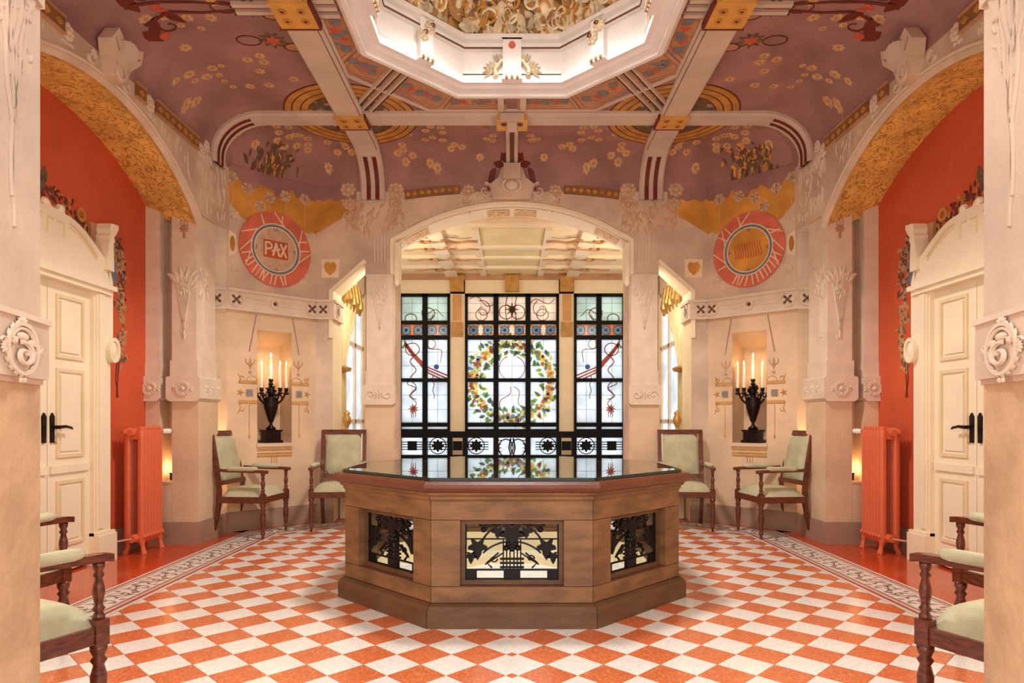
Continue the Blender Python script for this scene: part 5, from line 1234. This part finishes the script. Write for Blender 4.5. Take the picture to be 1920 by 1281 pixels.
# ------------------------------------------------------------------ radiators
for s, side in SIDES:
    ra = thing('radiator', 'orange cast-iron column radiator beside the %s door' % side, 'radiator', (s*3.42, 6.11, 0))
    y0, y1, ns = 5.94, 6.29, 7; dy = (y1-y0)/ns
    for i in range(ns):
        yc = y0+dy*(i+.5); g = G()
        for xc, rr in ((3.36, .024), (3.48, .024)):
            ring = []
            for z, f in ((.10, .5), (.13, 1), (1.08, 1), (1.12, .9), (1.145, .5)):
                ring.append([(xc+rr*1.35*f*math.cos(q*PI/5), yc+dy*.49*f*math.sin(q*PI/5), z) for q in range(10)])
            g.sweep(ring); b = len(g.v); g.f.append(list(range(b-10, b))); g.mi.append(0)
        g.box(3.36, 3.48, yc-dy*.35, yc+dy*.35, 1.04, 1.12); g.box(3.36, 3.48, yc-dy*.35, yc+dy*.35, .11, .18)
        sec_ = g.obj('radiator_section', 'radiator', ra, s, smooth=False)
        g = G(); g.lump(((3.33, yc, .16), (0, 1, 0), (0, 0, 1), (-1, 0, 0)), 0, 0, .02, .025, .02); g.obj('section_boss', 'radiator', sec_, s); g = G(); g.lump(((3.36, yc, 1.135), (1, 0, 0), (0, 1, 0), (0, 0, 1)), 0, 0, .03, .02, .022); g.obj('section_knob', 'radiator', sec_, s)
    for yc in (y0+dy*.5, y1-dy*.5):
        for xc in (3.355, 3.485):
            g = G(); g.tube([(xc, yc, .14), (xc-.01, yc, .07), (xc-.025 if xc < 3.4 else xc+.02, yc, .0)], [.03, .018, .026], 8); g.obj('foot', 'radiator', ra, s)
    g = G(); g.lathe([(.0, 0), (.034, 0), (.034, .03), (.02, .04)], (3.48, y0-.01, 1.09), 10); g.tube([(3.42, y0, 1.10), (3.42, y0-.05, 1.10)], [.03, .03], 10); g.obj('end_cap', 'radiator', ra, s)
    g = G(); g.tube([(3.40, y0+.02, .15), (3.40, y0-.06, .15)], [.04, .034], 10); g.obj('valve_body', 'radiator', ra, s)
    g = G(); g.tube([(3.40, y0-.05, .15), (3.46, y0-.1, .145), (3.54, y0-.17, .14), (3.545, y0-.17, .02)], .012, 8); g.tube([(3.55, y0-.09, .0), (3.55, y0-.16, .03)], .012, 8); g.obj('pipe', 'radiator_valve', ra, s)
    g = G(); g.tube([(3.37, y1, 1.11), (3.37, y1+.04, 1.11)], .012, 8); g.obj('valve_stem', 'radiator_valve', ra, s)
    g = G(); g.tube([(3.36, y1+.04, 1.11), (3.335, y1+.085, 1.11), (3.32, y1+.11, 1.11)], [.02, .026, .022], 10); g.obj('thermostat_knob', 'white_plastic', ra, s)

# ------------------------------------------------------------------ small uplights: in the slot between the columns and behind the chairs
for s, side in SIDES:
    for nm, loc, e in (('slot', (3.40, 6.60, .615), .8), ('wall', (3.17, 7.02, .72), 5.5)):
        x, y, z = loc
        lp = thing('uplight', 'small warm uplight %s on the %s' % ('in the slot between the two column shafts' if nm == 'slot' else 'on the wall behind the armchair by the column', side), 'lamp', (s*x, y, z))
        g = G(); g.lathe([(.022, 0), (.026, .01), (.026, .06), (.03, .065), (.03, .075)], loc, 12); 
        if nm == 'wall': g.box(x-.012, x+.012, y, D1[1], z+.01, z+.04)
        g.obj('lamp_body', 'bronze', lp, s)
        g = G(); g.lathe([(.022, .076), (.022, .08), (.004, .084)], loc, 12); g.obj('lamp_bulb', 'lamp_glow', lp, s)
        lo = light('uplight_light', 'POINT', (0, 0, .12), e, (1, .72, .38), .03); lo.parent = lp

# ------------------------------------------------------------------ armchairs
ch = thing('armchair', 'x', 'chair', (0, 0, 0), 0, 'wooden armchairs with sage upholstery')
def turned(z0, z1, r, kind):
    h = z1-z0
    if kind == 'leg': p = [(.45, 0), (.62, .05), (.50, .10), (.95, .16), (.62, .20), (.75, .28), (1.05, .52), (1.15, .66), (.72, .78), (1.15, .83), (.75, .87), (1.15, .93), (1.15, 1)]
    else: p = [(1.1, 0), (1.1, .06), (.7, .12), (1.15, .18), (.7, .24), (.8, .30), (1.1, .46), (1.0, .56), (.62, .70), (1.0, .76), (.66, .82), (1.05, .90), (1.05, 1)]
    return [(r*a, z0+h*b) for a, b in p]
HWD, FY, BY = .265, .25, -.235
for sg in (-1, 1):
    x = sg*HWD
    g = G(); g.lathe(turned(0, .36, .026, 'leg'), (x, FY, 0), 12); lg = g.obj('front_leg', 'wood', ch, smooth=True)
    g = G(); g.box(x-.026, x+.026, FY-.026, FY+.026, .355, .455); g.obj('corner_block', 'wood', lg)
    g = G(); g.lathe(turned(.455, .675, .02, 'post'), (x, FY, 0), 12); g.obj('arm_post', 'wood', ch, smooth=True)
    g = G(); rings = []
    for z, y in ((0, BY-.085), (.18, BY-.03), (.36, BY), (.5, BY), (.75, BY-.03), (1.07, BY-.085), (1.095, BY-.09)):
        w_ = .021 if z > .3 else .019
        rings.append([(x*.90-w_, y-w_, z), (x*.90+w_, y-w_, z), (x*.90+w_, y+w_, z), (x*.90-w_, y+w_, z)])
    g.sweep(rings); b = len(g.v); g.f += [list(range(b-4, b)), [3, 2, 1, 0]]; g.mi += [0, 0]; g.obj('back_leg', 'wood', ch)
    g = G(); g.box(x-.018, x+.018, BY, FY, .365, .43); g.obj('side_rail', 'wood', ch)
    g = G(); rings = []
    for y, z, w_ in ((FY+.045, .674, .026), (FY, .68, .028), (FY-.12, .682, .02), (BY+.05, .69, .02), (BY-.03, .70, .02)):
        rings.append([(x-w_, y, z-.006), (x+w_, y, z-.006), (x+w_, y, z+.024), (x-w_, y, z+.024)])
    g.sweep(rings); b = len(g.v); g.f += [list(range(b-4, b)), [3, 2, 1, 0]]; g.mi += [0, 0]; ar = g.obj('arm', 'wood', ch)
    g = G(); rings = []
    for y, f in ((FY-.055, .3), (FY-.07, .8), (FY-.1, 1), (BY+.14, 1), (BY+.11, .8), (BY+.1, .3)):
        rings.append([(x+.033*f*math.cos(q*PI/5), y, .714+.026*f*math.sin(q*PI/5)) for q in range(10)])
    g.sweep(rings); b = len(g.v); g.f += [list(range(b-10, b)), list(range(9, -1, -1))]; g.mi += [0, 0]; g.obj('arm_pad', 'fabric', ar, smooth=True)
g = G(); g.box(-HWD+.02, HWD-.02, FY-.018, FY+.018, .365, .43); g.obj('front_rail', 'wood', ch)
g = G(); g.box(-HWD*.9, HWD*.9, BY-.015, BY+.015, .365, .43); g.obj('back_rail', 'wood', ch)
def cushion(g, x0, x1, y0, y1, z0, h, fr=None, n=8):
    vs = []
    for j in range(n+1):
        for i in range(n+1):
            a, b = 2*i/n-1, 2*j/n-1; e = max(abs(a), abs(b))
            prof = (1-abs(a)**5)*(1-abs(b)**5)
            z = z0+h*(.45+.40*prof**.5+.15*(1-a*a)*(1-b*b)) if e < .999 else z0
            u, v = (x0+x1)/2+(x1-x0)/2*a, (y0+y1)/2+(y1-y0)/2*b
            vs.append(fr(u, v, z) if fr else (u, v, z))
    g.add(vs, [(j*(n+1)+i, j*(n+1)+i+1, (j+1)*(n+1)+i+1, (j+1)*(n+1)+i) for j in range(n) for i in range(n)])
g = G(); cushion(g, -HWD+.0, HWD-.0, BY+.02, FY+.012, .43, .095); g.obj('seat_cushion', 'fabric', ch, smooth=True)
bk = lambda u, v, d: (u, BY-.03-.20*(v-.75)*.98+d*.96, v)
for v0, v1, nm in ((1.055, 1.105, 'top_rail'), (.545, .59, 'lower_back_rail')):
    g = G(); g.fbox(bk, -HWD*.9-.018, HWD*.9+.018, v0, v1, -.02, .022); g.obj(nm, 'wood', ch)
g = G(); cushion(g, -.20, .20, .585, 1.06, .0, .045, bk); bp = g.obj('back_pad', 'fabric', ch, smooth=True)
g = G(); cushion(g, -.20, .20, .585, 1.06, .0, -.025, bk); g.obj('back_panel', 'fabric', ch, smooth=True)
# (a, y, facing as a direction in the left half mirrored for both sides)
SPOTS = [((2.76, 7.00), (-1, -.10), 'armchair seen side-on, between the {s} column and candle niche'),
         ((1.95, 7.46), (-.10, -1), 'armchair facing the camera at the {s} of the back arch'),
         ((0, 0), (-.42, .91), 'armchair nearest the camera, cut off by the {s} near pier'),
         ((0, 0), (-.15, .99), 'armchair just beyond the nearest one, before the {s} door')]
first = True
for i, (p, fd, lb) in enumerate(SPOTS):
    l = math.hypot(*fd); fd = (fd[0]/l, fd[1]/l)
    if i >= 2:       # given by the inner front post
        px, py = ((1.575, 2.51), (2.37, 3.48))[i-2]; outw = (fd[1], -fd[0])      # outward direction (larger a)
        p = (px+outw[0]*HWD-fd[0]*FY, py+outw[1]*HWD-fd[1]*FY)
    for s, side in SIDES:
        o = ch if first else copy_tree(ch); first = False
        o.location = (s*p[0], p[1], 0); o.rotation_euler = (0, 0, math.atan2(-s*fd[0], fd[1])); o['label'] = 'dark wood '+lb.format(s=side)

# ------------------------------------------------------------------ candelabra and candles
CU, CV = .54, .955
for s, side in SIDES:
    bx, by, bz = G.P(FD, CU, CV, -.10)
    cd = thing('candelabrum', 'dark bronze urn candelabrum with curling arms in the %s wall niche' % side, 'candelabrum', (s*bx, by, bz))
    O = (bx, by, bz)
    g = G(); fr = ((bx, by, bz), FD[1], FD[2], FD[3]); g.fbox(fr, -.105, .105, 0, .03, -.09, .09); g.fbox(fr, -.085, .085, .03, .13, -.075, .075); g.fbox(fr, -.1, .1, .13, .15, -.085, .085); g.obj('base', 'bronze', cd, s)
    g = G(); g.lathe([(.05, .15), (.055, .17), (.02, .20), (.016, .23), (.03, .25), (.045, .30), (.075, .40), (.082, .46), (.06, .50), (.07, .515), (.035, .53), (.025, .56), (.05, .58), (.04, .62), (.02, .66)], O, 16); g.obj('urn', 'bronze', cd, s, smooth=True)
    g = G()
    for sg in (-1, 1): g.stroke(fr, spiral(sg*.085, .47, .045, .01, PI/2, PI/2+sg*5, 12), .018, .01, .016, -.008)
    for q in range(7): g.leaf(fr, 0, .60, q*.9, .08, .03, .05, .0)
    for q in range(10): g.lump(fr, R.uniform(-.05, .05), .55+R.random()*.1, .018, .02, .05)
    g.obj('urn_ornament', 'bronze', cd, s)
    names = ['far left', 'inner left', 'tall middle', 'inner right', 'far right']
    # arms at angles round the stem; u along the wall, d towards the room
    arms = [(-.16, -.05, .60), (-.075, -.08, .60), (.075, .075, .60), (.16, .055, .60)]
    tops = []
    for (u, d, z) in arms:
        g = G(); pts = []
        for t in range(10):
            f = t/9; pts.append(G.P(fr, u*(f**.8), .52+(-.06*math.sin(PI*f))+.10*f**3+.0, d*f))
        g.tube(pts, [.012]*10, 8)
        g.tube([G.P(fr, u*.5+.04*math.cos(a), .52+.04*math.sin(a), d*.5) for a in (0, 1, 2, 3, 4, 4.6)], .008, 6)
        g.obj('arm', 'bronze', cd, s, smooth=True)
        c = G.P(fr, u, .555, d); g = G(); g.lathe([(.008, 0), (.03, .012), (.034, .02), (.014, .028), (.022, .05), (.024, .08)], c, 12); g.obj('candle_cup', 'bronze', cd, s, smooth=True); tops.append((c[0], c[1], c[2]+.08, .26))
    c = G.P(fr, 0, .66, 0); g = G(); g.lathe([(.012, 0), (.035, .015), (.016, .03), (.026, .06), (.026, .075)], c, 12); g.obj('candle_cup', 'bronze', cd, s, smooth=True); tops.insert(2, (c[0], c[1], c[2]+.075, .25))
    order = names if s > 0 else names
    # the wall's u runs inwards, so name the candles by their place in the picture
    for (x, y, z, h), nm in zip(tops, (names if s < 0 else names[::-1])):
        cn = thing('candle', '%s lit white candle of the %s candelabrum' % (nm, side), 'candle', (s*x, y, z), 0, 'lit candles in the wall niches')
        g = G(); g.lathe([(.016, 0), (.016, h*.5), (.0145, h-.005), (.007, h)], (x, y, z), 10); g.obj('wax_stick', 'wax', cn, s)
        g = G(); g.lathe([(.0015, h), (.0015, h+.012)], (x, y, z), 5); g.obj('wick', 'dark_line', cn, s)
        g = G(); g.lathe([(.003, h+.004), (.011, h+.016), (.009, h+.03), (.001, h+.055)], (x, y, z), 8); g.obj('flame', 'flame', cn, s, smooth=True)
    p = G.P(fr, 0, .86, .02); light('candle_light_'+side, 'POINT', (s*p[0], p[1], p[2]), 1.6, (1, .68, .34), .08)
